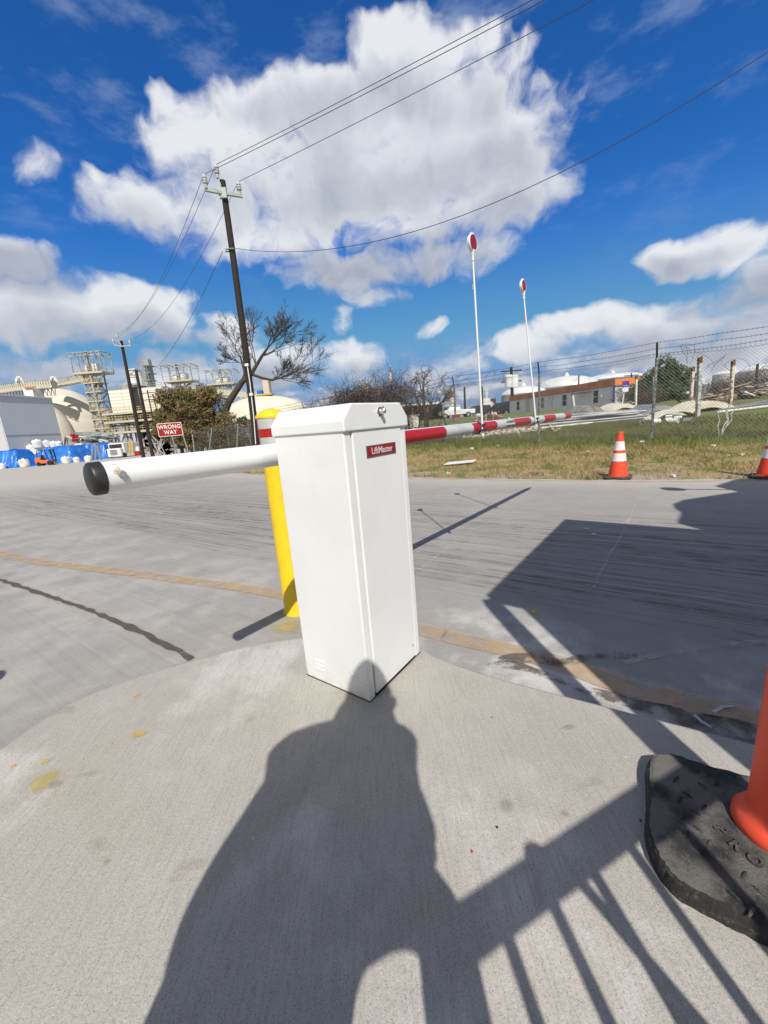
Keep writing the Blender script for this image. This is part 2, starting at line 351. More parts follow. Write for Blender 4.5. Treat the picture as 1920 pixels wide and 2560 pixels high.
# ---------------------------------------------------------------- ground
def concrete(name, base, dark, kind):
    m, nt, b, P = newmat(name)
    A = R(-35)   # the running direction of the road
    al = nt.mapv(P, rot=(0, 0, -A))       # x runs along the road
    big = nt.noise(P, .55, 6, .6); mid = nt.noise(P, 3.2, 7, .62); fine = nt.noise(P, 130, 4, .75)
    col = nt.mix(nt.ramp(mid, .30, .72), base, tuple(x*.84 for x in base))
    if kind == 'road':
        wob = nt.vec('MULTIPLY_ADD', nt.vec('SUBTRACT', nt.noise(P, .35, 3, .5, out=1), (.5, .5, .5)), (.25, .12, 0), al)
        col = nt.mix(nt.math('MULTIPLY', nt.ramp(big, .35, .68), .7), col, dark)
        s1 = nt.noise(nt.mapv(wob, rot=(0, 0, -.05), sc=(.16, 11, 1)), 1.7, 9, .72)
        s2 = nt.noise(nt.mapv(wob, rot=(0, 0, .06), sc=(.22, 30, 1)), 1.2, 8, .7)
        sep = nt.new('ShaderNodeSeparateXYZ'); nt.put(sep.inputs[0], al)
        # wheel lane worn dark between the island and the verge
        ledge = nt.math('MULTIPLY_ADD', nt.math('SUBTRACT', nt.noise(P, .9, 5, .6), .5), 1.3, sep.outputs[1])
        lane = nt.math('MULTIPLY', nt.ramp(ledge, 2.0, 2.6), nt.ramp(ledge, 5.4, 3.5))
        col = nt.mix(nt.math('MULTIPLY', lane, .42), col, tuple(x*.86 for x in dark))
        st = nt.math('MULTIPLY', nt.math('MULTIPLY', nt.math('MULTIPLY', nt.ramp(s1, .47, .60), nt.ramp(nt.noise(P, 5, 7, .7), .30, .62)), nt.math('MULTIPLY_ADD', lane, .80, .14)), .95)
        col = nt.mix(st, col, tuple(x*.27 for x in dark))
        col = nt.mix(nt.math('MULTIPLY', nt.ramp(s2, .52, .66), nt.math('MULTIPLY_ADD', lane, .62, .12)), col, tuple(min(1, x*1.35) for x in base))
        # pale scuffs and long scratches
        sc = nt.noise(nt.mapv(wob, rot=(0, 0, .25), sc=(.8, 14, 1)), 2.2, 6, .7)
        col = nt.mix(nt.math('MULTIPLY', nt.ramp(sc, .62, .74), .4), col, (.56, .54, .50))
        yard = nt.ramp(nt.vec('LENGTH', P, out=1), 10, 22)
        col = nt.mix(nt.math('MULTIPLY', yard, .7), col, (.54, .52, .48))
        # broomed texture and the verge side is paler and dusty
        dist = nt.ramp(sep.outputs[1], 5.6, 7.0)
        col = nt.mix(nt.math('MULTIPLY', dist, .75), col, (.48, .45, .40))
        near = nt.math('MULTIPLY', nt.ramp(sep.outputs[1], 2.35, 1.8), nt.math('MULTIPLY_ADD', nt.ramp(sep.outputs[0], -1.3, -.6), .6, .22))
        wt = nt.noise(P, 2.1, 7, .65)
        col = nt.mix(nt.math('MULTIPLY', near, nt.ramp(wt, .44, .62)), col, (.62, .61, .58))
        wav = nt.new('ShaderNodeTexWave', wave_type='BANDS', bands_direction='X'); nt.put(wav.inputs[0], al); wav.inputs['Scale'].default_value = 26; wav.inputs['Distortion'].default_value = 2.5; wav.inputs['Detail'].default_value = 3; wav.inputs['Detail Scale'].default_value = 2
        brm = wav.outputs[1]
        col = nt.mix(nt.math('MULTIPLY', brm, .08), col, tuple(x*.55 for x in dark))
    else:
        col = nt.mix(nt.math('MULTIPLY', nt.ramp(big, .4, .7), .55), col, dark)
        lt = nt.noise(P, 1.7, 6, .6)
        col = nt.mix(nt.math('MULTIPLY', nt.ramp(lt, .52, .70), .75), col, (.62, .605, .57))
        bw = nt.noise(nt.vec('ADD', P, (9, 2, 0)), 2.6, 6, .62)
        col = nt.mix(nt.math('MULTIPLY', nt.ramp(bw, .50, .72), .45), col, (.36, .315, .25))
        wp = nt.mapv(P, rot=(0, 0, R(12)), sc=(1, .06, 1))
        brm = nt.noise(wp, 150, 3, .6)
        col = nt.mix(nt.math('MULTIPLY', nt.ramp(brm, .42, .70), .30), col, tuple(x*.55 for x in base))
        # faint drip and boot stains
        dv = nt.noise(nt.mapv(P, rot=(0, 0, .5), sc=(1, 2, 1)), 3.6, 3, .45)
        col = nt.mix(nt.math('MULTIPLY', nt.ramp(dv, .68, .74), .38), col, (.24, .20, .15))
    spk = nt.noise(P, 340 if kind == 'island' else 240, 3, .68)
    col = nt.mix(nt.math('MULTIPLY', nt.ramp(spk, .53, .66), .62), col, tuple(x*.35 for x in base))
    sp2 = nt.noise(nt.vec('ADD', P, (5, 3, 1)), 420, 2, .65)
    col = nt.mix(nt.math('MULTIPLY', nt.ramp(sp2, .56, .68), .42), col, (.68, .66, .60))
    # scattered pale grit and small dark specks
    vo = nt.new('ShaderNodeTexVoronoi'); nt.put(vo.inputs[0], P); vo.inputs['Scale'].default_value = 13
    gr = nt.math('MULTIPLY', nt.ramp(vo.outputs['Distance'], .055, .03), nt.ramp(nt.noise(P, 3.3, 2), .52, .6))
    col = nt.mix(nt.math('MULTIPLY', gr, .6), col, (.66, .64, .58))
    nt.put(b.inputs['Base Color'], col); b.inputs['Roughness'].default_value = .88; b.inputs['Specular IOR Level'].default_value = .3
    h = nt.math('MULTIPLY_ADD', fine, .5, nt.math('MULTIPLY', brm, .08 if kind == 'road' else .35))
    nt.put(b.inputs['Normal'], nt.bump(h, .75, .005))
    return m
M['road'] = concrete('road_concrete', (.38, .37, .35), (.285, .275, .262), 'road')
M['island'] = concrete('island_concrete', (.445, .43, .385), (.385, .368, .322), 'island')
def grassmat(name, tuft=False):
    m, nt, b, P = newmat(name)
    big = nt.noise(P, .5, 5, .6); mid = nt.noise(P, 2.2, 6, .65); fine = nt.noise(P, 45, 4, .7)
    straw = (.46, .35, .18); green = (.16, .21, .06); dirt = (.46, .40, .31)
    if tuft: dirt = (.42, .32, .16)
    sep = nt.new('ShaderNodeSeparateXYZ'); nt.put(sep.inputs[0], nt.mapv(P, rot=(0, 0, R(40))))
    # greener towards the fence, strawy beside the road
    gfac = nt.math('ADD', nt.ramp(mid, .45, .64), nt.ramp(sep.outputs[1], 10.2, 11.7))
    col = nt.mix(nt.math('MINIMUM', gfac, .9), straw, green)
    col = nt.mix(nt.math('MULTIPLY', nt.ramp(nt.noise(P, .9, 5), .48, .66), nt.math('MULTIPLY', nt.ramp(sep.outputs[1], 11.0, 12.5), .7)), col, (.17, .12, .065))
    if not tuft: col = nt.mix(nt.math('MULTIPLY', nt.ramp(nt.noise(nt.mapv(P, rot=(0, 0, R(40)), sc=(.5, 1.4, 1)), 1.1, 6), .46, .6), nt.ramp(sep.outputs[1], 8.6, 7.4)), col, dirt)
    col = nt.mix(nt.ramp(fine, .3, .75), nt.mix(.35, col, (0.04, .035, .015)), col)
    nt.put(b.inputs['Base Color'], col); b.inputs['Roughness'].default_value = .85; b.inputs['Specular IOR Level'].default_value = .2
    if not tuft: nt.put(b.inputs['Normal'], nt.bump(fine, .8, .03))
    return m
M['grass'] = grassmat('rough_grass'); M['tuft'] = grassmat('grass_blades', True)
def axis(a, b, n0, ext, ratio=1.28):
    xs = [a+(b-a)*i/n0 for i in range(n0+1)]; st = (b-a)/n0
    q = b; s = st
    hi = []
    while q < ext: s *= ratio; q += s; hi.append(q)
    q = a; s = st; lo = []
    while q > -ext: s *= ratio; q -= s; lo.append(q)
    return lo[::-1]+xs+hi
xs = axis(-24, 24, 80, 3000); ys = axis(0, 48, 80, 3000)
V = []; F = []
for y in ys:
    for x in xs:
        d = sdist(x, y); z = gz(x, y)
        if d <= 0: z = base_z(x, y)-.08
        elif d > 3: z += .05*(noise.noise(Vector((x*.5, y*.5, 0))))+.02*noise.noise(Vector((x*2, y*2, 3)))
        V.append((x, y, z))
nx = len(xs)
for j in range(len(ys)-1):
    for i in range(nx-1): F.append((j*nx+i, j*nx+i+1, (j+1)*nx+i+1, (j+1)*nx+i))
tag(MB().add(V, F).build('ground', M['grass'], smooth=True), kind='structure')
# road slab: a strip from the verge edge back past the camera
def edge_pts():
    out = []
    for i in range(len(BND)-1):
        a, b = Vector(BND[i]), Vector(BND[i+1]); n = max(1, int((b-a).length/(.12 if a.length < 20 else 6)))
        n = min(n, 90)
        for k in range(n): out.append(a.lerp(b, k/n))
    out.append(Vector(BND[-1])); return out
EP = edge_pts(); V = []; F = []; NR = 26
far = Vector((-60, -60))
for i, p in enumerate(EP):
    wob = .09*noise.noise(Vector((p.x*1.7, p.y*1.7, 0)))+.05*noise.noise(Vector((p.x*6, p.y*6, 0)))
    t = i/(len(EP)-1)
    q = Vector((120, -260)).lerp(Vector((-1400, 300)), t**1.2)
    for k in range(NR+1):
        s = (k/NR)**3
        r = p.lerp(q, s)
        if k == 0:
            n = (p-q).normalized(); r = p+n*wob
        V.append((r.x, r.y, base_z(r.x, r.y)+.012))
for i in range(len(EP)-1):
    for k in range(NR):
        a = i*(NR+1)+k; F.append((a, a+NR+1, a+NR+2, a+1))
# side skirt at the verge
n0 = len(V)
for i in range(len(EP)):
    x, y, z = V[i*(NR+1)]; V.append((x, y, z-.12))
for i in range(len(EP)-1): F.append((i*(NR+1), n0+i, n0+i+1, (i+1)*(NR+1)))
rd = MB().add(V, F).build('road', M['road']); tag(rd, kind='structure')
# ---------------------------------------------------------------- traffic island
IZ = .16
def catmull(P, n=8, closed=True):
    P = [Vector(p) for p in P]; out = []; L = len(P)
    for i in range(L if closed else L-1):
        p0, p1, p2, p3 = (P[(i-1) % L], P[i], P[(i+1) % L], P[(i+2) % L]) if closed else (P[max(i-1, 0)], P[i], P[i+1], P[min(i+2, L-1)])
        for k in range(n):
            t = k/n; out.append(.5*((2*p1)+(p2-p0)*t+(2*p0-5*p1+4*p2-p3)*t*t+(3*p1-p0-3*p2+p3)*t**3))
    if not closed: out.append(P[-1])
    return out
ipx = [(0, 1868), (200, 1742), (480, 1648), (745, 1592), (1000, 1600), (1090, 1640), (1240, 1690), (1520, 1762), (1885, 1855)]
ip = [tuple(g(*p, IZ).xy) for p in ipx]
ISL = catmull([(-1.55, .55), (-1.47, .9)]+ip+[(1.9, .38), (3.2, -.5), (5, -1.75), (7, -3.1), (6.6, -4.6), (4, -4.4), (1, -3.0), (-.9, -1.2), (-1.45, -.2)], 8)
mb = MB(); c = Vector((.5, -.6)); rings = []
def ring(s, z): return [((p-c)*(1)+c, z) for p in ISL] if s == 0 else [(p-(p-c).normalized()*s, z) for p in ISL]
pr = [(0, -.05), (0, IZ-.02), (.006, IZ-.006), (.02, IZ), (.3, IZ)]
V = []; n = len(ISL)
for s, z in pr:
    for q, zz in ring(s, z): V.append((q.x, q.y, zz))
F = [(i*n+k, i*n+(k+1) % n, (i+1)*n+(k+1) % n, (i+1)*n+k) for i in range(len(pr)-1) for k in range(n)]
F.append(tuple((len(pr)-1)*n+k for k in range(n)))
mb.add(V, [f[::-1] for f in F] if False else F)
isl = mb.build('traffic_island', M['island']); tag(isl, kind='structure')
import bmesh
def fixn(ob):
    bm = bmesh.new(); bm.from_mesh(ob.data); bmesh.ops.recalc_face_normals(bm, faces=bm.faces); bm.to_mesh(ob.data); bm.free()
fixn(isl)
# ---------------------------------------------------------------- worn painted lines (sheets just above the slab)
def wornmat(name, col, lo, hi, sc=5, strength=1., rough=.85, radial=False):
    m, nt, b, P = newmat(name)
    n = nt.noise(P, sc, 8, .7); tr = nt.new('ShaderNodeBsdfTransparent'); mx = nt.new('ShaderNodeMixShader')
    c = nt.mix(nt.ramp(nt.noise(P, 18, 5), .35, .7), col, tuple(x*.8 for x in col))
    nt.put(b.inputs['Base Color'], c); b.inputs['Roughness'].default_value = rough
    fac = nt.math('MULTIPLY', nt.ramp(n, lo, hi), strength)
    if radial:
        gc = nt.vec('SUBTRACT', nt.new('ShaderNodeTexCoord').outputs['Generated'], (.5, .5, 0)); gc = nt.vec('MULTIPLY', gc, (1, 1, 0))
        fac = nt.math('MULTIPLY', nt.ramp(nt.math('SUBTRACT', nt.vec('LENGTH', gc, out=1), nt.math('MULTIPLY_ADD', n, .35, -.17)), .46, .12), strength)
    nt.put(mx.inputs[0], fac); nt.l.new(tr.outputs[0], mx.inputs[1]); nt.l.new(b.outputs[0], mx.inputs[2])
    nt.l.new(mx.outputs[0], nt.n['Material Output'].inputs[0])
    return m
M['line'] = wornmat('worn_orange_paint', (.60, .43, .26), .30, .60, 9, .70)
M['line_faint'] = wornmat('faint_orange_paint', (.55, .40, .22), .35, .65, 4, .45)
M['gutter'] = wornmat('gutter_dirt', (.15, .125, .10), .42, .60, 13, .80, .95)
M['crackfill'] = wornmat('wet_joint', (.12, .095, .072), .34, .46, 26, .9, .55)
M['white_scrape'] = wornmat('pale_scrape', (.66, .64, .60), .34, .66, 30, .5)
M['spray'] = wornmat('yellow_overspray', (.60, .49, .17), .36, .62, 26, .55, radial=True)
M['spray_dot'] = wornmat('yellow_drips', (.72, .50, .12), .45, .58, 34, .55, radial=True)
M['oil'] = wornmat('oil_spot', (.20, .17, .13), .35, .6, 20, .22, radial=True)
def ribbon(pts, wd, z, name, m, jag=0., sub=6, label=None, kind='structure'):
    P = catmull(pts, sub, closed=False); V = []; F = []
    for i, p in enumerate(P):
        d = (P[min(i+1, len(P)-1)]-P[max(i-1, 0)]).normalized(); nn = Vector((-d.y, d.x))
        w0 = wd(i/(len(P)-1)) if callable(wd) else wd
        a = p+nn*(w0/2+jag*noise.noise(Vector((p.x*9, p.y*9, 1)))); b = p-nn*(w0/2+jag*noise.noise(Vector((p.x*9, p.y*9, 7))))
        V += [(a.x, a.y, z), (b.x, b.y, z)]
    for i in range(len(P)-1): F.append((2*i, 2*i+1, 2*i+3, 2*i+2))
    o = MB().add(V, F).build(name, m); fixn(o); tag(o, kind=kind); return o
def mid(a, b): return tuple(((g(*a)+g(*b))/2).xy)
yl = [(-12, 9.6), (-8, 6.9)]+[mid(a, b) for a, b in (((0, 1378), (0, 1398)), ((350, 1428), (350, 1452)), ((690, 1478), (700, 1502)), ((1055, 1563), (1055, 1602)), ((1370, 1640), (1340, 1667)), ((1590, 1713), (1560, 1742)), ((1890, 1778), (1880, 1832)))]+[(2.6, .35), (5, -1.2), (9, -3.8)]
ribbon(yl, .12, .018, 'painted_line', M['line'], .006)
off = [(p[0]-.14*.55, p[1]-.14*.8) for p in BND[2:9]]
ribbon(off, .09, .018, 'edge_line', M['line_faint'], .004)
ribbon([tuple(g(*p).xy) for p in ((-60, 1425), (0, 1452), (100, 1487), (200, 1522), (300, 1562), (380, 1600), (440, 1632), (480, 1655))], .036, .018, 'expansion_joint', M['crackfill'], .022, 24)
# gutter dirt along the right side of the island
gd = [tuple(g(*p).xy) for p in ((1220, 1672), (1290, 1672), (1400, 1708), (1520, 1748), (1640, 1782), (1760, 1815), (1900, 1850), (1990, 1880))]
ribbon(gd, lambda t: .04+.07*t, .018, 'gutter_dirt', M['gutter'], .02, 16)
ribbon([tuple(g(*p).xy) for p in ((1250, 1660), (1330, 1655), (1420, 1662), (1500, 1650), (1590, 1647))], .05, .022, 'gutter_stain', M['gutter'], .035, 16)
for i, (a, m_, wd) in enumerate([
    (((1588, 1262), (1560, 1330), (1520, 1400), (1484, 1476)), 'white_scrape', .02), (((1300, 1262), (1230, 1305), (1150, 1350), (1050, 1430)), 'white_scrape', .015),
    (((1405, 1478), (1440, 1472), (1495, 1466)), 'white_scrape', .01), (((1118, 1570), (1112, 1590), (1102, 1620)), 'white_scrape', .018), (((1060, 1400), (1075, 1410), (1100, 1432)), 'white_scrape', .01), (((1058, 1425), (1080, 1412), (1098, 1408)), 'white_scrape', .01),
    (((1920, 1610), (1780, 1625), (1680, 1640), (1560, 1665)), 'white_scrape', .03)]):
    ribbon([tuple(g(*p).xy) for p in a], wd, .018, 'scrape_mark', M[m_], .012, 8)
def blob(pts, z, name, m):
    P = catmull([tuple(g(*p, z).xy) for p in pts], 5); o = MB().add([(p.x, p.y, z) for p in P], [tuple(range(len(P)))]).build(name, m); fixn(o); tag(o, kind='structure'); return o
blob([(672, 1565), (690, 1545), (735, 1538), (760, 1550), (762, 1580), (720, 1592), (682, 1588)], .018, 'paint_overspray', M['spray'])
for pts, m_ in (([(70, 1950), (110, 1920), (160, 1915), (150, 1955), (105, 1995), (80, 1985)], 'spray'), ([(318, 1838), (345, 1825), (378, 1820), (370, 1832), (335, 1845), (320, 1850)], 'spray_dot'), ([(95, 1900), (120, 1895), (125, 1905), (100, 1912)], 'spray_dot'), ([(22, 1912), (38, 1908), (36, 1920), (25, 1922)], 'spray_dot'), ([(330, 1735), (355, 1728), (352, 1738), (335, 1745)], 'spray_dot'),
                ([(118, 1962), (140, 1948), (162, 1950), (155, 1962), (125, 1975)], 'oil'), ([(1240, 2010), (1275, 1985), (1290, 2000), (1275, 2040), (1255, 2035)], 'oil'), ([(1395, 2020), (1425, 2028), (1425, 2045), (1400, 2040)], 'oil'), ([(1395, 1825), (1430, 1805), (1450, 1810), (1420, 1828)], 'oil'), ([(255, 2150), (275, 2145), (278, 2158), (260, 2163)], 'oil')):
    blob(pts, IZ+.004, 'surface_stain', M[m_])
# ---------------------------------------------------------------- grass blades
V = []; F = []
rr = random.Random(3)
def blade(x, y, h, w_, lean):
    z = gz(x, y); a = rr.random()*6.283; dx, dy = cos(a)*w_, sin(a)*w_; b = rr.random()*6.283; lx, ly = cos(b)*lean, sin(b)*lean
    i = len(V); V.extend([(x-dx, y-dy, z-.01), (x+dx, y+dy, z-.01), (x+lx, y+ly, z+h)]); F.append((i, i+1, i+2))
cnt = 0
while cnt < 140000:
    sl_ = rr.random(); i = rr.choices((2, 3, 4, 5, 6, 7), (3, 3, 3, 5, 5, 4))[0]
    a, b = Vector(BND[i]), Vector(BND[i+1]); p = a.lerp(b, sl_)
    d = (b-a).normalized(); nn = Vector((-d.y, d.x)); nn = nn if nn.y > 0 else -nn
    dd = .04+rr.random()**1.25*12
    q = p+nn*dd+d*rr.uniform(-.4, .4)
    if q.y < .6*abs(q.x) or sdist(q.x, q.y) < .03: continue
    pt = noise.noise(Vector((q.x*1.1, q.y*1.1, 5)))
    if dd < .35 and rr.random() < .6: continue
    if dd < 2.6 and pt < .0-.1*dd: 
        if rr.random() < .85: continue
    tall = .03+.05*rr.random()+.07*sst(dd, 3.2, 5.2)*rr.random()
    tall *= (1+.8*max(0, noise.noise(Vector((q.x*3, q.y*3, 0)))))
    sz = 1+.06*max(0, q.y-8)
    blade(q.x, q.y, tall, .006*sz, tall*.9); cnt += 1
tag(MB().add(V, F).build('grass', M['tuft']), 'short straw and green grass on the verge around the fence', 'grass', kind='stuff')
# ================================================================ barrier gate
CA = R(53.6); er = Vector((cos(CA), sin(CA), 0)); elv = Vector((-sin(CA), cos(CA), 0)); ez = Vector((0, 0, 1))
C0 = Vector((-.1055, 1.237, IZ)); WR, WL, HB = .357, .328, 1.129-IZ
m, nt, b, Pg = newmat('cabinet_paint'); spz = nt.new('ShaderNodeSeparateXYZ'); nt.put(spz.inputs[0], Pg)
c_ = nt.mix(nt.ramp(nt.noise(Pg, 5, 5), .4, .7), (.79, .81, .825), (.755, .775, .785))
grm = nt.math('MULTIPLY', nt.ramp(nt.math('ADD', spz.outputs[2], nt.math('MULTIPLY', nt.noise(Pg, 9, 6, .7), .16)), .33, .20), nt.ramp(nt.noise(Pg, 40, 5, .7), .35, .65))
c_ = nt.mix(nt.math('MULTIPLY', grm, .35), c_, (.42, .38, .31))
drip = nt.math('MULTIPLY', nt.ramp(nt.noise(nt.mapv(Pg, sc=(1, 1, .05)), 38, 4, .6), .62, .74), nt.ramp(nt.noise(Pg, 2.5, 3), .45, .6))
c_ = nt.mix(nt.math('MULTIPLY', drip, .16), c_, (.50, .48, .43))
sca = nt.math('MULTIPLY', nt.ramp(nt.noise(nt.mapv(Pg, rot=(.3, .2, .4), sc=(1, 1, 5)), 26, 6, .75), .70, .76), .35)
c_ = nt.mix(sca, c_, (.50, .49, .47))
nt.put(b.inputs['Base Color'], c_); b.inputs['Roughness'].default_value = .33
nt.put(b.inputs['Normal'], nt.bump(nt.noise(Pg, 3.5, 3), .12, .02)); M['cabinet'] = m
bg_ = thing('barrier_gate', 'white barrier gate cabinet with a red and white boom, on the concrete island', 'barrier gate', C0)
mb = MB()
# body shell: left face, far face, back face and the two front flanges with a recess for the door
fl = .034; rec = .006
mb.obox(C0+er*.0+elv*.0, er*fl, elv*WL, ez*HB)
mb.obox(C0+er*(WR-fl), er*fl, elv*WL, ez*HB)
mb.obox(C0+er*(fl+.0005)+elv*.02, er*(WR-2*fl-.001), elv*(WL-.022), ez*(HB-.002))
mb.build('cabinet_body', M['cabinet'], bg_, bevel=.005)
mb = MB(); mb.obox(C0+er*(fl+.004)+elv*(-.004)+ez*.012, er*(WR-2*fl-.008), elv*.022, ez*(HB-.016))
mb.build('access_door', M['cabinet'], bg_, bevel=.004)
# lid: trapezoid profile in the er direction, extruded along elv
o = .006; zb = 1.124; prof = [(-o, zb), (WR+o, zb), (WR+o, 1.160), (WR-.038, 1.210), (.038, 1.210), (-o, 1.160)]
V = []
for dl in (-o-.004, WL+o):
    for a, z in prof: V.append(C0*1+er*a+elv*dl+ez*(z-IZ))
n = 6; F = [tuple(range(n)), tuple(range(n, 2*n))[::-1]]+[(i, n+i, n+(i+1) % n, (i+1) % n) for i in range(n)]
lid = MB().add(V, F).build('cabinet_lid', M['cabinet'], bg_, bevel=.005, seg=3); 
def fixn2(ob): fixn(ob)
fixn(lid)
# lock on the lid end face
lk = C0+er*(WR*.52)+elv*(-o-.004)+ez*(1.181-IZ)
mb = MB(); mb.lathe(lk, [(.0135, 0), (.0135, .004), (.010, .006), (.0095, .022), (.007, .024), (0, .024)], 6, ax=-elv)
mb.lathe(lk, [(.0165, 0), (.0165, .003), (.013, .0045)], 6, ax=-elv)
mb.tube([lk-elv*.012+ez*.007-er*.009, lk-elv*.016+ez*.015, lk-elv*.012+ez*.007+er*.009], .0022, 6)
mb.build('lock', M['chrome'], lid, bevel=.001)
# louvres pressed into the left face
for gi_, s0 in enumerate((.055, .245)):
    for k in range(3):
        c = C0+elv*s0+ez*(.055+.019*k); V = []; L = .056; m_ = 10
        for i in range(m_+1):
            t = i/m_; bul = .0075*sqrt(max(0, 1-(2*t-1)**2))**.6
            V += [c+elv*(L*(t-.5))+ez*.004, c+elv*(L*(t-.5))-er*bul*.55+ez*-.002, c+elv*(L*(t-.5))-er*.0002-ez*.004]
        F = []
        for i in range(m_): F += [(3*i, 3*i+1, 3*i+4, 3*i+3), (3*i+1, 3*i+2, 3*i+5, 3*i+4)]
        mb = MB().add(V, F); lo_ = mb.build('vent_louver', M['cabinet'], bg_); fixn(lo_)
# small bolt on the door, dent
mb = MB(); mb.lathe(C0+er*(WR-.06)-elv*.004+ez*.07, [(.004, 0), (.004, .002), (0, .003)], 10, ax=-elv); mb.build('door_screw', M['steel'], bg_)
# name plate
pc = C0+er*.187-elv*.0045+ez*(1.052-IZ)
pl_ = MB().obox(pc-er*.0865-ez*.0195, er*.173, -elv*.0025, ez*.039).build('name_plate', mat('plate_edge', (.16, .15, .16), .3, .5), bg_, bevel=.0006)
MB().obox(pc-er*.083-ez*.0162-elv*.0023, er*.166, -elv*.0008, ez*.0324).build('plate_field', mat('plate_red', (.27, .010, .012), .3), pl_)
text_mesh('lettering', 'LiftMaster', .0315, mat('plate_silver', (.62, .58, .60), .5, .0), pl_, frame(pc-elv*.0036-ez*.0005, er, ez), .0003, bold=.0004, sx=.97)
MB().obox(C0-er*.0015-elv*.0015-ez*.002, er*(WR+.003), elv*(WL+.003), ez*.004).build('base_gap_strip', M['black'], bg_)  # thin black strip drawn as the dark gap line at the foot
# pivot hub behind the cabinet
AA = R(50.3); ea = Vector((cos(AA), sin(AA), 0)); en = Vector((-sin(AA), cos(AA), 0))
hub = C0+elv*(WL+.012)+er*.20; hub.z = 1.05
AO = C0+elv*(WL+.085)+er*(WR*.5); AO.z = 1.055
AR = .0435
MB().lathe(C0+elv*(WL)+er*(WR*.5)+ez*(1.045-IZ), [(.05, 0), (.05, .03), (.035, .035), (.035, .07)], 24, ax=elv).build('pivot_hub', M['black'], bg_, smooth=True)
mb = MB(); bc = AO*1
mb.obox(bc-ea*.05-en*.055-ez*.050, ea*.14, en*.006, ez*.10); mb.obox(bc-ea*.05-en*.055-ez*.056, ea*.14, en*.11, ez*.005); mb.obox(bc-ea*.05-en*.055+ez*.050, ea*.14, en*.11, ez*.005)
mb.build('arm_bracket', M['black'], bg_, bevel=.002)
# distances along the arm for the photo's landmarks
def arm_s(px, py):
    d = ray(px, py); det = ea.y*d[0]-ea.x*d[1]; return (AO.x*d[1]-AO.y*d[0])/det if abs(det) > 1e-9 else 0
sE = arm_s(243, 1187); sTip = arm_s(1429, 1037)
arm = MB()
z_of = lambda s: AO+ea*s+ez*(0)
arm.lathe(AO+ea*sE*1, [(AR, .0), (AR, -sE-.05)], 40, ax=ea)
tube_ = arm.build('counterweight_tube', M['cabinet'], bg_, smooth=True)
MB().lathe(AO+ea*(sE+.012), [(0, -.034), (AR*.90, -.034), (AR*1.0, -.031), (AR*1.05, -.026), (AR*1.055, -.010), (AR*1.055, -.002), (AR*1.0, -.001)], 40, ax=ea).build('end_cap', M['black'], tube_, smooth=True)
# bolt with rust stain on camera side
bs_ = arm_s(289, 1180); nrm = (-en*.95+ez*.12).normalized(); bp = AO+ea*bs_+nrm*(AR-.002)
MB().lathe(bp, [(.0095, 0), (.0095, .012), (.0082, .0135), (0, .0135)], 14, ax=nrm).build('bolt', M['steel'], tube_, smooth=True)
V = []; F = []
for i in range(13):
    t = i/12; th = R(7+48*t); ww = .010*(1-t)**.5+.003+.004*sin(t*9)
    nn = -en*cos(th)+ez*sin(th)
    for k in (-1, 1): V.append(AO+ea*(bs_-.012*t+k*ww)+nn*(AR+.0006))
    if i: F.append((2*i-2, 2*i-1, 2*i+1, 2*i))
M['rust_run'] = wornmat('rust_run', (.62, .33, .06), .40, .62, 60, .75)
rs = MB().add(V, F).build('rust_stain', M['rust_run'], tube_); fixn(rs)
# boom: coloured sections
s0 = -.05; edges = [arm_s(x, y) for x, y in ((1103, 1075), (1172, 1067), (1232, 1061), (1277, 1056), (1318, 1052), (1353, 1048), (1381, 1044), (1406, 1041))]
cols = ['red_a', 'silver', 'red_a', 'silver', 'red_a', 'silver', 'red_a', 'silver', 'red_a']
boom = MB(); ed = [s0]+edges
rad = lambda s: AR*(.94-.10*max(0, s)/max(.1, sTip))
for i in range(len(ed)-1):
    boom.lathe(AO, [(rad(ed[i]), ed[i]+(.0 if i == 0 else .0)), (rad(ed[i+1]), ed[i+1])], 36, ax=ea, m=0 if i % 2 == 0 else 1)
boom.lathe(AO, [(rad(ed[-1]), ed[-1]), (rad(ed[-1]), ed[-1]+(sTip-ed[-1])*.45), (rad(0)*.72, ed[-1]+(sTip-ed[-1])*.72), (.004, sTip)], 36, ax=ea, m=0)
bm_ = boom.build('boom', [M['red'], M['silver_tape']], bg_, smooth=True)
# bright metal strip along the top of the boom
V = []; F = []
for i in range(9):
    t = i/8; s = s0+(edges[-1]-s0)*t
    for k in range(5):
        th = R(66+48*k/4); nn = -en*cos(th)+ez*sin(th); V.append(AO+ea*s+nn*(rad(s)+.0008))
    if i:
        for k in range(4): a = (i-1)*5+k; F.append((a, a+1, a+6, a+5))
ts = MB().add(V, F).build('top_strip', M['white_paint'], bg_, smooth=True); fixn(ts)
# sticker
sa, sb = arm_s(1253, 1058), arm_s(1277, 1056); V = []; F = []
for i in range(9):
    th = R(44-88*i/8); nn = -en*cos(th)+ez*sin(th)
    for s in (sa, sb-.004): V.append(AO+ea*s+nn*(rad(s)+.0012))
    if i: F.append((2*i-2, 2*i, 2*i+1, 2*i-1))
st = MB().add(V, F).build('sticker', mat('sticker_white', (.72, .72, .72), .4), bm_); fixn(st)
smid = (sa+sb)/2
for body, th in (('AUTOMOTIVE', 22), ('TRAFFIC ONLY', -24)):
    nn = -en*cos(R(th))+ez*sin(R(th)); upv = ez*cos(R(th))+en*sin(R(th))
    text_mesh('lettering', body, .030, M['black'], st, frame(AO+ea*smid+nn*(rad(smid)+.0028), ea, upv), .0004, bold=.0006, sx=(sb-sa)*.9/(.030*6.6))
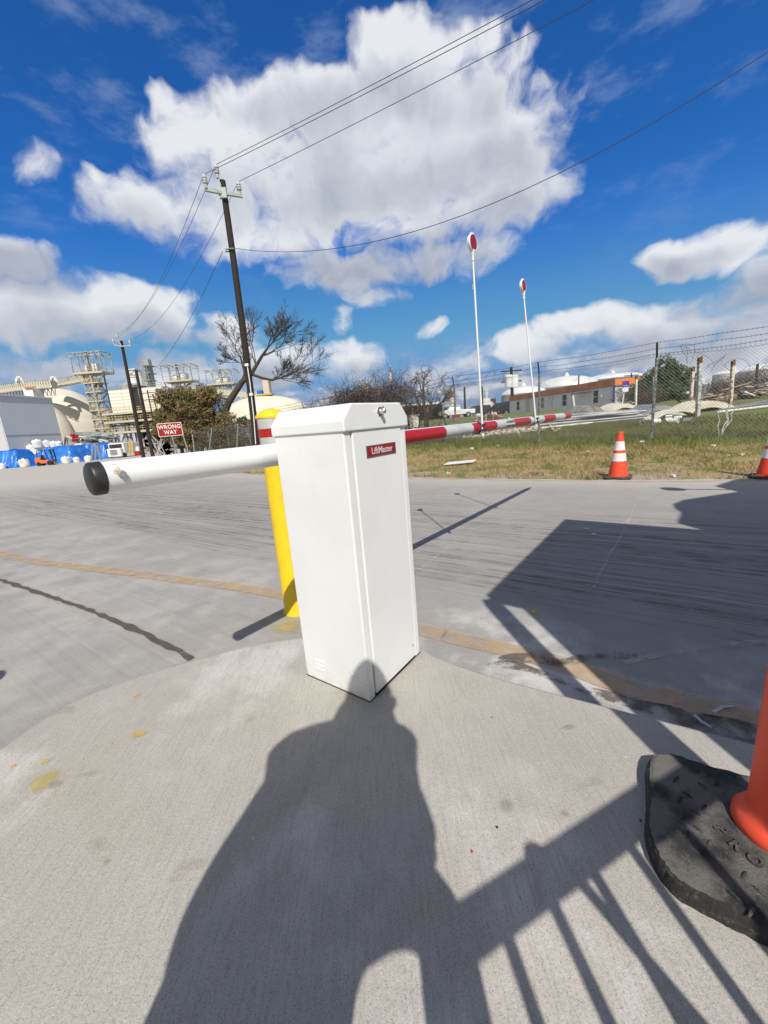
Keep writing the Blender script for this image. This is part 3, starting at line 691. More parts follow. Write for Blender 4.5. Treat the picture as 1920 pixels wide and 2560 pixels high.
# ================================================================ reflector poles
def reflector(spx, top, label, h):
    s = arm_s(*spx); b = AO+ea*s-en*(rad(s)+.012)
    T = at(*top, b.y*1.0); T = Vector((T.x, b.y, T.z))
    b0 = b-ez*.06; d = (T-b).normalized(); c = T-d*.0
    r = thing('reflector_pole', label, 'reflector pole', b0, 'reflector poles tied to the boom')
    L = (T-b0).length-.075
    MB().tube([b0, b0+(T-b0).normalized()*L], [.0075, .006], 10).build('pole', M['white_paint'], r, smooth=True)
    dd = (T-b0).normalized(); D = b0+dd*(L+.075)
    fn = Vector((.75, -.66, 0)).normalized()      # the face points to traffic on the right
    fn = (fn-dd*fn.dot(dd)).normalized()
    hs_ = MB(); hs_.lathe(D-fn*.014, [(0, 0), (.040, 0), (.049, .004), (.0515, .010), (.0515, .022), (.048, .026), (.046, .024)], 36, ax=fn)
    hs_.tube([b0+dd*(L-.028), b0+dd*(L+.0), D-dd*.042], [.0095, .0095, .020], 12)
    hs_.obox(D+dd*.050-fn*.008-dd.cross(fn)*.010, dd*.010, fn*.018, dd.cross(fn)*.006); hs_.obox(D+dd*.050-fn*.008+dd.cross(fn)*.006, dd*.010, fn*.018, dd.cross(fn)*.006)
    hs_.build('reflector_housing', M['white_paint'], r, smooth=True)
    MB().lathe(D+fn*.008, [(.0455, 0), (.0455, .0035), (0, .0045)], 36, ax=fn).build('reflector_lens', mat('lens_red', (.30, .010, .015), .25), r, smooth=True)
    MB().obox(b0+dd*(L-.20)-Vector((.016, .004, 0)), (.009, 0, 0), (0, .008, 0), ez*.032).build('tag', mat('tag_grey', (.32, .28, .30), .6), r)
    mb = MB(); q = AO+ea*s; rr_ = rad(s)+.004
    pts = [q+(-en*cos(t)+ez*sin(t))*(rr_ if abs(t) > .4 else rr_+.016) for t in [2*pi*i/24 for i in range(-12, 13)]]
    mb.tube(pts, .0042, 6); mb.box(b+ez*.018-en*.010, (.028, .018, .014), AA); mb.box(b-ez*.016-en*.010, (.034, .02, .012), AA); mb.tube([b-en*.012-ez*.015, b-en*.03-ez*.045], .003, 5)
    mb.build('cable_tie', mat('tie_blue', (.02, .025, .07), .4), r)
    return r
reflector((1190, 1063), (1180, 608), 'nearer and taller looking red disc reflector on a white rod tied to the boom', 1.3)
reflector((1328, 1047), (1307, 716), 'farther red disc reflector on a white rod tied near the boom tip', 1.3)
# ================================================================ bollard
bc = Vector((-.605, 2.345, 0)); BRr = .084
bo = thing('bollard', 'yellow bollard with red and white tape behind the barrier cabinet', 'bollard', bc)
MB().lathe(bc, [(BRr+.012, .0), (BRr+.009, .02), (BRr, .045), (BRr, .955), (BRr, 1.0)], 40).build('post_sleeve', mat('bollard_yellow', (.82, .57, .015), .42, col2=(.62, .42, .03), ns=9, lo=.5, hi=.8, bump=.08), bo, smooth=True)
MB().lathe(bc, [(BRr+.002, 1.002), (BRr+.002, 1.222)], 40).build('red_tape', M['red'], bo, smooth=True)
for z0, z1 in ((1.012, 1.115), (1.163, 1.219)):
    V = []; F = []
    for i in range(15):
        th = R(-140+122*i/14) ; nn = Vector((cos(th), sin(th), 0))
        V += [bc+nn*(BRr+.0035)+ez*z0, bc+nn*(BRr+.0035)+ez*z1]
        if i: F.append((2*i-2, 2*i-1, 2*i+1, 2*i))
    q = MB().add(V, F).build('white_tape', M['silver_tape'], bo, smooth=True); fixn(q)
dm = [(BRr+.006, 1.221)]+[(BRr*cos(R(a))+.006*(a < 20), 1.226+.048*sin(R(a))) for a in range(0, 90, 8)]+[(.0, 1.275)]
mb = MB().lathe(bc, dm, 40)
mb.v = [(x+.004*noise.noise(Vector((x*30, y*30, z*30))), y, z+.005*noise.noise(Vector((x*40+9, y*40, z*40)))) for x, y, z in mb.v]
mb.build('domed_cap', M['yellow'], bo, smooth=True)
# ================================================================ traffic cones
def cone(loc, label):
    r = thing('traffic_cone', label, 'traffic cone', (0, 0, 0), 'orange traffic cones on the verge')
    H = .71; rb, rt = .135, .034
    q = lambda z: rb+(rt-rb)*(z-.03)/(H-.03)
    MB().lathe((0, 0, 0), [(rb+.012, .028), (rb+.012, .036), (rb, .040), (q(H-.02), H-.02), (q(H-.02)+.006, H-.018), (rt+.005, H), (rt-.008, H), (rt-.008, H-.05)], 40).build('cone_body', M['orange'], r, smooth=True)
    for z0, z1 in ((.265, .385), (.43, .565), ):
        MB().lathe((0, 0, 0), [(q(z0)+.0035, z0), (q(z1)+.0035, z1)], 40).build('reflective_collar', M['cone_white'], r, smooth=True)
    P = []
    for i in range(48):
        t = 2*pi*i/48; e = 4.5; c_, s_ = cos(t), sin(t)
        P.append((.19*abs(c_)**(2/e)*(1 if c_ > 0 else -1), .19*abs(s_)**(2/e)*(1 if s_ > 0 else -1)))
    MB().prism(P, .0, .030).build('rubber_base', M['rubber'], r, bevel=.008)
    r.location = loc; return r
p = g(1545, 1196, .0); c1 = cone(Vector((p.x, p.y, .013))+Vector((0, 0, .0)), 'orange cone with two white collars on the verge edge before the fence'); c1.rotation_euler = (0, 0, R(-35)); c1.location.z = .016
p = g(1922, 1196, 0); c2 = dup(c1, (p.x, p.y, .016), R(-30), 'orange cone cut by the right edge, on the shaded verge edge')
# ================================================================ delineator on rubber base
bp_ = [(1625, 1893), (1625, 1980), (1622, 2060), (1648, 2135), (1690, 2190), (1740, 2222), (1800, 2252), (1870, 2285), (1960, 2325)]
TZ = IZ+.046
pts = [g(*p, TZ).xy for p in bp_]+[Vector((.86, .40)), Vector((1.02, .46)), Vector((1.10, .62)), Vector((1.08, .75)), g(1960, 1960, TZ).xy, g(1870, 1935, TZ).xy, g(1740, 1900, TZ).xy, g(1675, 1880, TZ).xy]
P = catmull(pts, 8); cc = sum(P, Vector((0, 0)))/len(P)
de = thing('delineator', 'tall orange delineator post on a thick black rubber base, cut by the right edge', 'delineator', (cc.x, cc.y, IZ))
V = []; F = []; n = len(P)
for s, z, ja in ((-.006, IZ, .002), (-.005, IZ+.02, .0025), (-.002, TZ-.010, .003), (.003, TZ-.003, .003), (.011, TZ, .0015), (.09, TZ+.003, 0)):
    for p in P:
        d = (p-cc).normalized(); q = p-d*(s+ja*noise.noise(Vector((p.x*60, p.y*60, z*50)))+ja*.8*noise.noise(Vector((p.x*190, p.y*190, z*90)))); V.append((q.x, q.y, z))
F = [(i*n+k, i*n+(k+1) % n, (i+1)*n+(k+1) % n, (i+1)*n+k) for i in range(5) for k in range(n)]+[tuple(5*n+k for k in range(n))]
m, nt, b, Pg = newmat('recycled_rubber')
nn_ = nt.noise(Pg, 60, 6, .7); col = nt.mix(nt.ramp(nn_, .52, .72), (.040, .040, .041), (.17, .165, .15)); dust = nt.noise(Pg, 9, 6, .6)
nzz = nt.new('ShaderNodeSeparateXYZ'); nt.put(nzz.inputs[0], nt.new('ShaderNodeNewGeometry').outputs['True Normal'])
col = nt.mix(nt.math('MULTIPLY', nt.math('MULTIPLY', nt.ramp(dust, .36, .60), .75), nt.ramp(nzz.outputs[2], .75, .97)), col, (.28, .27, .245)); nt.put(b.inputs['Base Color'], col); b.inputs['Roughness'].default_value = .88
nt.put(b.inputs['Normal'], nt.bump(nt.noise(Pg, 240, 6, .8), 1.0, .008)); M['recycled'] = m
mat_rb = MB().add(V, F).build('rubber_base', M['recycled'], de); fixn(mat_rb)
TC = Vector((.800, .670, TZ))
# raised treads and embossed letters
mb = MB(); tr = [(1690, 1945, 1), (1720, 1985, 0), (1700, 1995, 1), (1760, 2015, 1), (1738, 2028, 0), (1705, 2035, 1), (1745, 2070, 0), (1715, 2082, 1), (1790, 1955, 1), (1757, 1962, 0), (1775, 2105, 1), (1745, 2120, 0), (1820, 2140, 0), (1862, 2185, 1), (1835, 2235, 0), (1900, 2225, 0), (1880, 2275, 1)]
for x, y, k in tr:
    c = g(x, y, TZ+.006); a = R(30 if k else 115); d = Vector((cos(a), sin(a), 0)); pp = [c+d*(.014*t)+ez*(-.0035*t*t) for t in (-1, -.5, 0, .5, 1)]
    MB().tube([p_-ez*.002 for p_ in pp], [.001, .0028, .0034, .0028, .001], 6).build('tread_bar', M['rubber'], mat_rb, smooth=True)
for i, ch in enumerate('PRODUCTS'):
    a = R(178+i*16); rr_ = .118; pos = TC+Vector((cos(a), sin(a), 0))*rr_+ez*.0055
    tdir = Vector((-sin(a), cos(a), 0)); 
    text_mesh('lettering', ch, .033, M['rubber'], mat_rb, frame(pos, tdir, Vector((-cos(a), -sin(a), 0))), .002, bold=.001)
MB().lathe(TC, [(.074, -.002), (.077, .006), (.076, .018), (.068, .030), (.058, .040), (.053, .055), (.052, .25), (.051, .60), (.049, 1.0), (.040, 1.04), (.024, 1.06), (.024, 1.10), (.034, 1.12), (.02, 1.14), (0, 1.142)], 56).build('post', mat('delineator_orange', (.80, .085, .035), .45, col2=(.70, .12, .06), ns=7, lo=.5, hi=.75), de, smooth=True)
for z0, z1 in ((.52, .60), (.68, .76)):
    MB().lathe(TC, [(.0535, z0), (.053, z1)], 56).build('reflective_band', M['cone_white'], de, smooth=True)
# grip recess line on the post
# ================================================================ litter
def shard(name, label, px, z, pts, m, hh=.004, cat='litter', grp=None):
    c = g(*px, z) if z is not None else gp(*px)
    o_ = MB(); n = len(pts)
    V = [(c.x+x, c.y+y, c.z+.003+hz) for x, y, hz in pts]+[(c.x+x, c.y+y, c.z+.003+hz+hh) for x, y, hz in pts]
    F = [tuple(range(n))[::-1], tuple(range(n, 2*n))]+[(i, (i+1) % n, n+(i+1) % n, n+i) for i in range(n)]
    q = o_.add(V, F).build(name, m, o=c); fixn(q); tag(q, label, cat, grp); return q
M['plastic_grey'] = mat('grey_plastic', (.50, .52, .54), .4)
shard('plastic_strip', 'bent grey plastic strip on the road beside the worn line', (1812, 1778), .013, [(-.045, -.012, 0), (0, .004, .006), (.05, .012, 0), (.048, .020, 0), (-.005, .014, .008), (-.05, 0, 0)], M['plastic_grey'])
shard('plastic_scrap', 'small twisted plastic scrap in the gutter by the island', (1757, 1812), .02, [(-.012, .03, .01), (-.004, .032, .012), (.004, .006, .004), (.018, -.018, 0), (.010, -.022, 0), (-.006, 0, .006)], M['plastic_grey'])
for i, (x, y, s_, lb) in enumerate(((1466, 1323, .03, 'crumpled pale leaf on the shaded road'), (1485, 1337, .028, 'second curled pale leaf on the shaded road, nearer the cabinet'), (1335, 1532, .016, 'tiny yellow scrap on the road in the shade'))):
    shard('leaf', lb, (x, y), .013, [(-s_, 0, 0), (-s_*.3, s_*.6, .008), (s_, s_*.2, .003), (s_*.4, -s_*.6, 0)], M['plastic_grey'] if i < 2 else M['yellow'], cat='leaf')
for i, (x, y, c_, lb) in enumerate(((1230, 1796, (.40, .20, .05), 'orange dry leaf on the island right of the cabinet'), (1243, 2072, (.02, .018, .015), 'dark pebble on the island between the shadows'), (1180, 2133, (.45, .02, .02), 'tiny red plastic splinter on the island'), (1600, 2055, (.03, .025, .02), 'dark pebble beside the rubber base'), (1338, 2235, (.42, .38, .28), 'dry twig lying in the railing shadow'))):
    m_ = mat('fleck', c_, .8)
    ptsl = [(-.002, -.001, 0), (0, .0022, .0015), (.003, .0012, 0), (.001, -.002, 0)] if i != 4 else [(-.003, -.022, 0), (-.001, .02, 0), (.003, .024, .002), (.002, -.02, 0)]
    shard('leaf' if i == 0 else ('pebble' if i in (1, 3) else ('splinter' if i == 2 else 'twig')), lb, (x, y), IZ+.001, ptsl, m_, .003, cat='litter')
shard('fallen_panel', 'cream plastic panel with two ribs lying on the dry grass', (1150, 1163), None, [(-.42, -.16, .05), (.30, -.10, .05), (.44, .16, .07), (-.26, .12, .07)], M['white_dull'], .012, cat='panel')
for (x, y, s_, lb) in ((1122, 1186, .10, 'crumpled plastic wrapper on the grass near the kerb'), (1180, 1124, .12, 'crushed pale bottle in the grass left of the fence post'), (1245, 1116, .10, 'white stone in the grass by the fence foot'), (1228, 1116, .07, 'small white stone beside a larger one at the fence foot'), (1452, 1106, .08, 'pale paper scrap in the green grass right of a fence post'), (1604, 1108, .12, 'crumpled grey rag at the foot of the tall fence post'), (1470, 1130, .07, 'small white stone in the middle of the dry grass'), (1855, 1140, .08, 'white stone on the verge at right'), (1820, 1140, .05, 'smaller white stone left of another on the verge'), (1572, 1105, .05, 'yellowish scrap left of the grey rag'), (1783, 1118, .09, 'pale plaster lump below the rusty fence section'), (1683, 1191, .06, 'white stick on the bare dirt at the road edge'), (1345, 1112, .05, 'yellow wrapper at the foot of the second fence post')):
    c = gp(x, y); rr2 = random.Random(x); V = []; k = 9
    mb = MB()
    prof_ = [(.001, s_*.42), (s_*.3, s_*.36), (s_*.48, s_*.2), (s_*.5, .02), (s_*.46, -.01)]
    mb.lathe(c, [(r_, z_) for r_, z_ in prof_[::-1]], 10)
    mb.v = [(vx+rr2.uniform(-.16, .16)*s_, vy+rr2.uniform(-.16, .16)*s_, vz+rr2.uniform(-.08, .08)*s_) for vx, vy, vz in mb.v]
    q = mb.build('stone' if 'stone' in lb or 'lump' in lb else 'litter', M['bag'] if 'wrapper' not in lb or 'yellow' not in lb else M['yellow'], o=c); tag(q, lb, 'stone' if 'stone' in lb else 'litter')
# ================================================================ utility poles and wires
def interp(P, n, sag):
    a, b = P; return [a.lerp(b, i/n)-Vector((0, 0, sag*4*(i/n)*(1-i/n))) for i in range(n+1)]
def insulator(mb, c, s=1.):
    mb.lathe(c, [(.05*s, 0), (.06*s, .10*s), (.035*s, .12*s), (.085*s, .15*s), (.085*s, .17*s), (.06*s, .2*s), (.085*s, .22*s), (.08*s, .24*s), (.055*s, .28*s), (.08*s, .30*s), (.05*s, .38*s), (.02*s, .42*s)], 14)
def upole(T, B, label, arms, r0=.155, r1=.115, extra=True, loc=None):
    r = thing('utility_pole', label, 'utility pole', B, 'wooden utility poles')
    n = 8; bend = Vector((.05, 0, 0))
    MB().tube([B.lerp(T, i/n)+bend*sin(pi*i/n) for i in range(n+1)], [r0+(r1-r0)*i/n for i in range(n+1)], 16).build('pole', M['wood_pole'], r, smooth=True)
    return r
T1 = at(556, 452, 18); B1 = Vector((-5.49, 18, gz(-5.49, 18)-.1))
up1 = upole(T1, B1, 'tallest dark wooden utility pole with a steel crossarm, behind the barrier arm', None)
aL = at(511, 474, 17.5); aL.z -= .0; aR = at(606, 491, 18.2); ac = at(561, 489, 18)-Vector((0, .17, 0))
mb = MB()
for e in (aL, aR):
    d = (e-ac); mb.bar(ac+d*.06, e, .09, .10); mb.bar(ac+d*.05-Vector((0, 0, .0)), ac+d*.6+Vector((0, 0, .03)), .05, .16)
mb.box(ac, (.3, .1, .36)); mb.tube([at(555, 486, 17.85), at(551, 460, 17.85), at(545, 447, 17.85)], .025, 8)
mb.build('crossarm', M['arm_metal'], up1, bevel=.008)
iT, iL, iR = at(544.5, 446, 17.85), at(515, 471, 17.5), at(600, 487.5, 18.2)
for c in (iT, iL, iR):
    q = MB(); insulator(q, c, 1.15); q.build('insulator', M['porcelain'], up1, smooth=True)
mb = MB(); cl = T1.lerp(B1, 0)
def onpole(px, py, dx=.0, dy=-.16): q = at(px, py, 18); return Vector((q.x+dx, 18+dy, q.z))
cb_ = onpole(580, 628); mb.box(cb_+Vector((-.16, .05, 0)), (.16, .12, .10)); mb.tube([cb_+Vector((-.2, 0, 0)), cb_+Vector((-.1, -.02, .03)), cb_+Vector((.14, -.02, .02))], .018, 6); mb.build('wire_clamp', M['steel'], up1)
mb = MB(); mb.tube([onpole(621, 915), onpole(628, 960), onpole(637, 1040), onpole(642, 1110)], .022, 8)
mb.build('conduit', M['white_paint'], up1, smooth=True)
for pxy in ((620, 914), (631, 987)):
    MB().box(onpole(*pxy), (.15, .12, .11)).build('junction_box', M['white_paint'], up1, bevel=.01)
NP = Vector((33.5, -3.8, 11.0))
def wire(P, lab, r=.009, grp='overhead wires'):
    q = MB().tube(P, r, 5).build('overhead_wire', M['wire'], o=P[0]); tag(q, lab, 'wire', grp); return q
tT, tL, tR = iT+ez*.46, iL+ez*.46, iR+ez*.46
dW = Vector((.873, -.487, 0))
for a, px, lab in ((tT, (1330, 0), 'topmost overhead wire running up to the right from the pole top'), (tL, (1362, 0), 'overhead wire from the left end of the crossarm up to the right'), (tR, (1483, 0), 'overhead wire from the right end of the crossarm up to the right')):
    # passes through the point seen at the top of the picture and on to the next pole behind
    s = 12.5; d = ray(*px); hx = d[0]/d[1]; t = (hx*a.y-a.x)/(dW.x-hx*dW.y); q = a+dW*t; zq = EYE+q.y*d[2]/d[1]
    L = 46; b_ = (zq-a.z)/t; kk = .0012
    slope = b_-kk*t
    P = [a+dW*x_+ez*(slope*x_+kk*x_*x_) for x_ in [L*i/40 for i in range(41)]]
    wire(P, lab)
a = onpole(586, 626, .1); px = (1920, 130); pm = (1110, 555)
def wz(px, a):
    d = ray(*px); hx = d[0]/d[1]; t = (hx*a.y-a.x)/(dW.x-hx*dW.y); q = a+dW*t; return t, EYE+q.y*d[2]/d[1]
t1, z1 = wz(px, a); t2, z2 = wz(pm, a)
A_ = ((z1-a.z)/t1-(z2-a.z)/t2)/(t1-t2); B_ = (z2-a.z)/t2-A_*t2
wire([a+dW*x_+ez*(A_*x_*x_+B_*x_) for x_ in [34*i/40 for i in range(41)]], 'single sagging lower cable crossing the sky to the right edge', .010)
# second pole and the row behind it
def smallpole(T, B, lab, sc=1., arms=True, metal=True):
    r = thing('utility_pole', lab, 'utility pole', B, 'wooden utility poles')
    MB().tube([B, B.lerp(T, .5), T], [.17*sc, .15*sc, .12*sc], 10).build('pole', M['wood_pole'], r, smooth=True)
    return r
T2, B2 = at(303, 852, 40), at(358, 1140, 40); B2.z = gz(B2.x, 40)-.1
up2 = smallpole(T2, B2, 'leaning second utility pole before the white silo block', 1.1)
l2, r2, c2_ = at(284, 862, 39.6), at(327, 864, 40), at(304, 866, 39.8)
mb = MB(); mb.bar(c2_, l2, .1); mb.bar(c2_, r2, .1); mb.tube([c2_, at(295, 850, 39.8)], .04, 6); mb.build('crossarm', M['arm_metal'], up2)
i2 = [at(295, 850, 39.8), at(285, 861, 39.6), at(326, 863, 40)]
for c in i2:
    q = MB(); insulator(q, c, 1.2); q.build('insulator', M['porcelain'], up2, smooth=True)
for a, b, sg, lab in ((tT, i2[0], 1.1, 'sagging wire from the tall pole top down to the second pole top'), (tL, i2[1], 1.2, 'sagging wire from the left crossarm end to the second pole'), (tR, i2[2], 1.2, 'sagging wire from the right crossarm end to the second pole')):
    wire(interp((a, b+ez*.5), 24, sg), lab)
wire(interp((onpole(570, 632, -.15), at(330, 950, 44)), 24, 1.3), 'lowest sagging cable from the tall pole down to the left', .011)
for k, (t, b, Y, w_, lab) in enumerate((((340, 925), (378, 1120), 55, 1.5, 'thick dark pole just right of the leaning second pole'), ((368, 975), (392, 1095), 75, .8, 'thin pole with two crossarms before the white silo'), ((382, 985), (396, 1030), 95, .9, 'far short pole with a crossarm against the white silo'))):
    T, B = at(*t, Y), at(*b, Y); B.z = min(B.z, gz(B.x, B.y)) if k < 2 else B.z-6
    r = smallpole(T, B, lab, w_); mb = MB()
    for dz in ((.6,) if k == 0 else (.5, 1.7)):
        c = T-ez*dz; mb.bar(c-Vector((1.3, 0, 0)), c+Vector((1.3, 0, 0)), .12)
    mb.build('crossarm', M['wood_pole'] if k else M['steel'], r)
# poles on the right
for (t, b, Y, lab) in (((1278, 918), (1282, 1000), 60, 'dark utility pole with a crossarm and white transformer left of the orange roof'), ((1205, 965), (1207, 1035), 75, 'thin bare pole right of the nearer reflector rod'), ((1161, 967), (1163, 1040), 62, 'thin bare pole left of the nearer reflector rod'), ((1447, 937), (1447, 965), 90, 'short pole before the far white dome'), ((1579, 932), (1580, 955), 85, 'small pole with a crossarm above the orange roof end'), ((1894, 910), (1888, 985), 50, 'thin dark pole at the brush on the far right')):
    T, B = at(*t, Y), at(*b, Y); B.z = min(B.z, gz(B.x, Y)); B.x = T.x+(B.x-T.x)*1.0
    r = smallpole(T, B, lab, 1.1 if Y != 60 else 1.5); mb = MB()
    if 'crossarm' in lab:
        for dz in (.5, 2.0) if 'transformer' in lab else (.5,):
            mb.bar(T-ez*dz-Vector((1.5, 0, 0)), T-ez*dz+Vector((1.5, 0, 0)), .16)
        mb.build('crossarm', M['wood_pole'], r)
    if 'transformer' in lab:
        c = at(1272, 951, 59.6); MB().lathe(c-ez*1.0, [(.55, 0), (.55, 1.6), (.4, 1.75), (0, 1.8)], 16).build('transformer', M['tank_white'], r, smooth=True)
        c = at(1287, 951, 59.6); MB().lathe(c-ez*1.0, [(.5, 0), (.5, 1.6), (.4, 1.75), (0, 1.8)], 16).build('transformer', M['tank_white'], r, smooth=True)
# ================================================================ chain link fence
FA, FB, FC = Vector((2.75, 14.0)), Vector((4.82, 11.9)), Vector((6.87, 9.93))
dF = (FC-FA).normalized()
PS = [FC+(FC-FB)*1.0*2, FC+(FC-FB), FC, FB, FA]+[FA-dF*2.95*k for k in range(1, 9)]
PS = PS[::-1]
fe = thing('chain_link_fence', 'galvanised chain link fence with three barbed wires along the verge', 'fence', (FA.x, FA.y, gz(*FA)))
HF = 1.98
fn_ = Vector((dF.y, -dF.x)); fn_ = fn_ if fn_.y < 0 else -fn_
def arm_tip(p): return Vector((p.x+fn_.x*.10-.0, p.y+fn_.y*.10, gz(p.x, p.y)+HF+.32))
mg = mat('fence_post', (.36, .39, .40), .5, .4, col2=(.14, .16, .17), ns=16, lo=.42, hi=.58)
for i, p in enumerate(PS):
    z = gz(p.x, p.y); q = MB().tube([(p.x, p.y, z-.1), (p.x, p.y, z+HF-.02)], .032, 12); pst = q.build('post', mg, fe, smooth=True)
    MB().bar((p.x, p.y, z+HF-.04), arm_tip(p), .035, .03).build('barb_arm', M['black'], pst)
rf = random.Random(11)
# fabric: zigzag wires per bay
cum = [0]
for i in range(len(PS)-1): cum.append(cum[-1]+(PS[i+1]-PS[i]).length)
TOT = cum[-1]
def fpos(s):
    s = max(0, min(TOT, s))
    for i in range(len(PS)-1):
        if s <= cum[i+1] or i == len(PS)-2:
            return PS[i].lerp(PS[i+1], (s-cum[i])/(cum[i+1]-cum[i]))
def fpt(s, h, off=.0):
    p = fpos(s); z = gz(p.x, p.y)
    dip = .05*sin(pi*((s % 2.95)/2.95))**2*(h/HF)+.035*noise.noise(Vector((s*1.3, h*.7, 2)))*h/HF
    o_ = .035*noise.noise(Vector((s*.9, h*1.5, 8)))+off
    return (p.x+fn_.x*(o_+.036), p.y+fn_.y*(o_+.036), z+.02+h*(1)-dip)
V = []; F = []; dia = .078
def strand(P, r=.0031):
    i0 = len(V)
    for j, p in enumerate(P):
        V.append((p[0]-r*.7, p[1]-r*.7, p[2]-r*.8)); V.append((p[0]+r*.7, p[1]+r*.7, p[2]-r*.8)); V.append((p[0], p[1], p[2]+r))
    for j in range(len(P)-1):
        a = i0+3*j
        for k in range(3): k2 = (k+1) % 3; F.append((a+k, a+k2, a+3+k2, a+3+k))
nW = int(TOT/dia)
for i in range(-int(HF/dia), nW):
    s0_ = i*dia
    for sg in (1, -1):
        P = []
        for k in range(9):
            h = HF*k/8; s = s0_+h if sg > 0 else s0_+HF-h+0
            if 0 <= s <= TOT: P.append(fpt(s, h, .003*sg))
        if len(P) > 1: strand(P)
    if i >= 0:   # twisted barbs at the top
        for sg in (-1, 1): strand([fpt(i*dia, HF-.01), tuple(Vector(fpt(i*dia+.02*sg, HF))+ez*(.05+rf.uniform(-.02, .02)))])
MB().add(V, F).build('mesh_fabric', mat('fence_wire', (.16, .16, .16), .6, .2), fe)
V = []; F = []
for k, (fr, ) in enumerate(((1.0,), (.62,), (.28,))):
    P = []
    for i in range(len(PS)-1):
        for j in range(12):
            t = j/12; p = PS[i].lerp(PS[i+1], t); tip = arm_tip(p); b = Vector((p.x, p.y, gz(p.x, p.y)+HF-.04)); q = b.lerp(tip, fr)
            P.append(q-ez*(.035*sin(pi*t)+.02*noise.noise(Vector((p.x*2, k*9, 0)))))
    mb = MB(); mb.tube(P, .0045, 4)
    for i in range(0, len(P)-1):
        for t in (.0, .33, .66):
            c = P[i].lerp(P[i+1], t); mb.tube([c+Vector((rf.uniform(-.02, .02), 0, -.03)), c+Vector((rf.uniform(-.02, .02), 0, .03))], .003, 3)
    mb.build('barbed_wire', mat('old_wire', (.09, .08, .075), .7), fe)
mb = MB(); mb.tube([fpt(TOT*i/160, HF-.03) for i in range(161)], .004, 4); mb.build('tension_wire', M['steel'], fe)
# ================================================================ vines hanging in the fence
def tangle(c, rx, ry, h, n, seed, thick=.009, steps=9):
    q = random.Random(seed); mb = MB()
    for _ in range(n):
        a = q.random()*6.283; r_ = sqrt(q.random()); p = Vector((c[0]+cos(a)*r_*rx, c[1]+sin(a)*r_*ry, c[2]+h*q.random()**.8))
        d = Vector((q.uniform(-1, 1), q.uniform(-1, 1)*.6, q.uniform(-.6, 1))).normalized(); P = [p]
        for k in range(steps):
            d = (d+Vector((q.uniform(-.6, .6), q.uniform(-.6, .6), q.uniform(-.65, .45)))).normalized(); P.append(P[-1]+d*.09*(1+h/4))
        mb.tube(P, [thick*(1-.7*k/steps) for k in range(steps+1)], 3, cap=False)
    return mb
for i, (x, y, rx, h, n, lab) in enumerate(((-2.3, 17.6, 1.0, 1.6, 800, 'leftmost low tangle of bare vines on the fence behind the cabinet lid'), (-.5, 16.9, 1.25, 2.3, 1700, 'dense brown mound of bare vines on the fence above the lid'), (.85, 15.9, .6, 2.3, 600, 'vine clump hanging on the fence at the white post'), (2.0, 14.8, 1.1, 1.9, 110, 'sparse vines reaching over the fence wires right of the lid'))):
    z = gz(x, y); b = Vector((x, y, z)); r = thing('vine_thicket', lab, 'vine', b, 'bare vines in the fence')
    tangle((x, y+.25, z+(.1 if i < 3 else .6)), rx, .5, h, n, i+5).build('tangled_stems', M['twig'], r)
    q = random.Random(i); mb = MB()
    for k in range(4):
        P = [Vector((x+q.uniform(-rx, rx)*.7, y+.2, z-.1))]
        for j in range(7): P.append(P[-1]+Vector((q.uniform(-.12, .12), q.uniform(-.08, .08), h/7.5)))
        mb.tube(P, [.04*(1-j/9) for j in range(8)], 6)
    mb.build('main_stem', M['bark'], r, smooth=True)
# long stray runners on the barbed wires at right
for i, (s_, lab) in enumerate(((TOT-11.2, 'looping bare vine over the barbed wire left of the second post'), (TOT-9.3, 'arching bare vine on the fence in front of the orange roof'), (TOT-8.1, 'thin looping vine on the fence before the grey building'), (TOT-2.6, 'dry vine caught in the fence top at the right edge'), (TOT-4.6, 'bare runner climbing the fence before the rusty posts'))):
    q = random.Random(40+i); b = Vector(fpt(s_, 0)); mb = MB()
    for k in range(5):
        s = s_+q.uniform(-.5, .5); h = q.uniform(1.0, 2.0); P = []
        dh, ds = q.uniform(.2, 1), q.uniform(-.9, .9); ph = q.random()*6
        for j in range(16):
            t = j/15; P.append(Vector(fpt(s+ds*t*1.0+.12*sin(ph+t*7), min(h+.62*sin(t*3.1)*dh+.05*sin(9*t+ph), HF+.34)))+Vector((fn_.x*.05, fn_.y*.05, 0)))
        mb.tube(P, .0036, 4)
        for j in (4, 8, 12): mb.tube([P[j], P[j]+Vector((q.uniform(-.12, .12), 0, q.uniform(-.15, .15)))], .003, 3)
    tag(mb.build('vine_runner', M['twig'], o=b), lab, 'vine', 'bare vines in the fence')
# dead saplings at the right fence foot
for (x, y, lab, m_, hh) in ((1797, 1092, 'pale dead sapling with thin bare stems inside the fence at right', M['white_dull'], .62), (1817, 1030, 'black forked twig standing in the grass at right', M['bark'], .5)):
    b = gp(x, y); q = random.Random(x); mb = MB()
    for k in range(4 if hh > .6 else 1):
        P = [b+Vector((.04*k, 0, 0))]; 
        for j in range(5): P.append(P[-1]+Vector((q.uniform(-.05, .06)*(1+k*.3), 0, hh/5)))
        mb.tube(P, .011, 5)
    if hh < .6:
        mb.tube([P[3], P[3]+Vector((-.13, 0, .2)), P[3]+Vector((-.24, 0, .26))], .009, 5); mb.tube([P[3], P[3]+Vector((.12, 0, .12)), P[3]+Vector((.3, 0, .3))], .009, 5)
    tag(mb.build('dead_sapling', m_, o=b), lab, 'sapling')
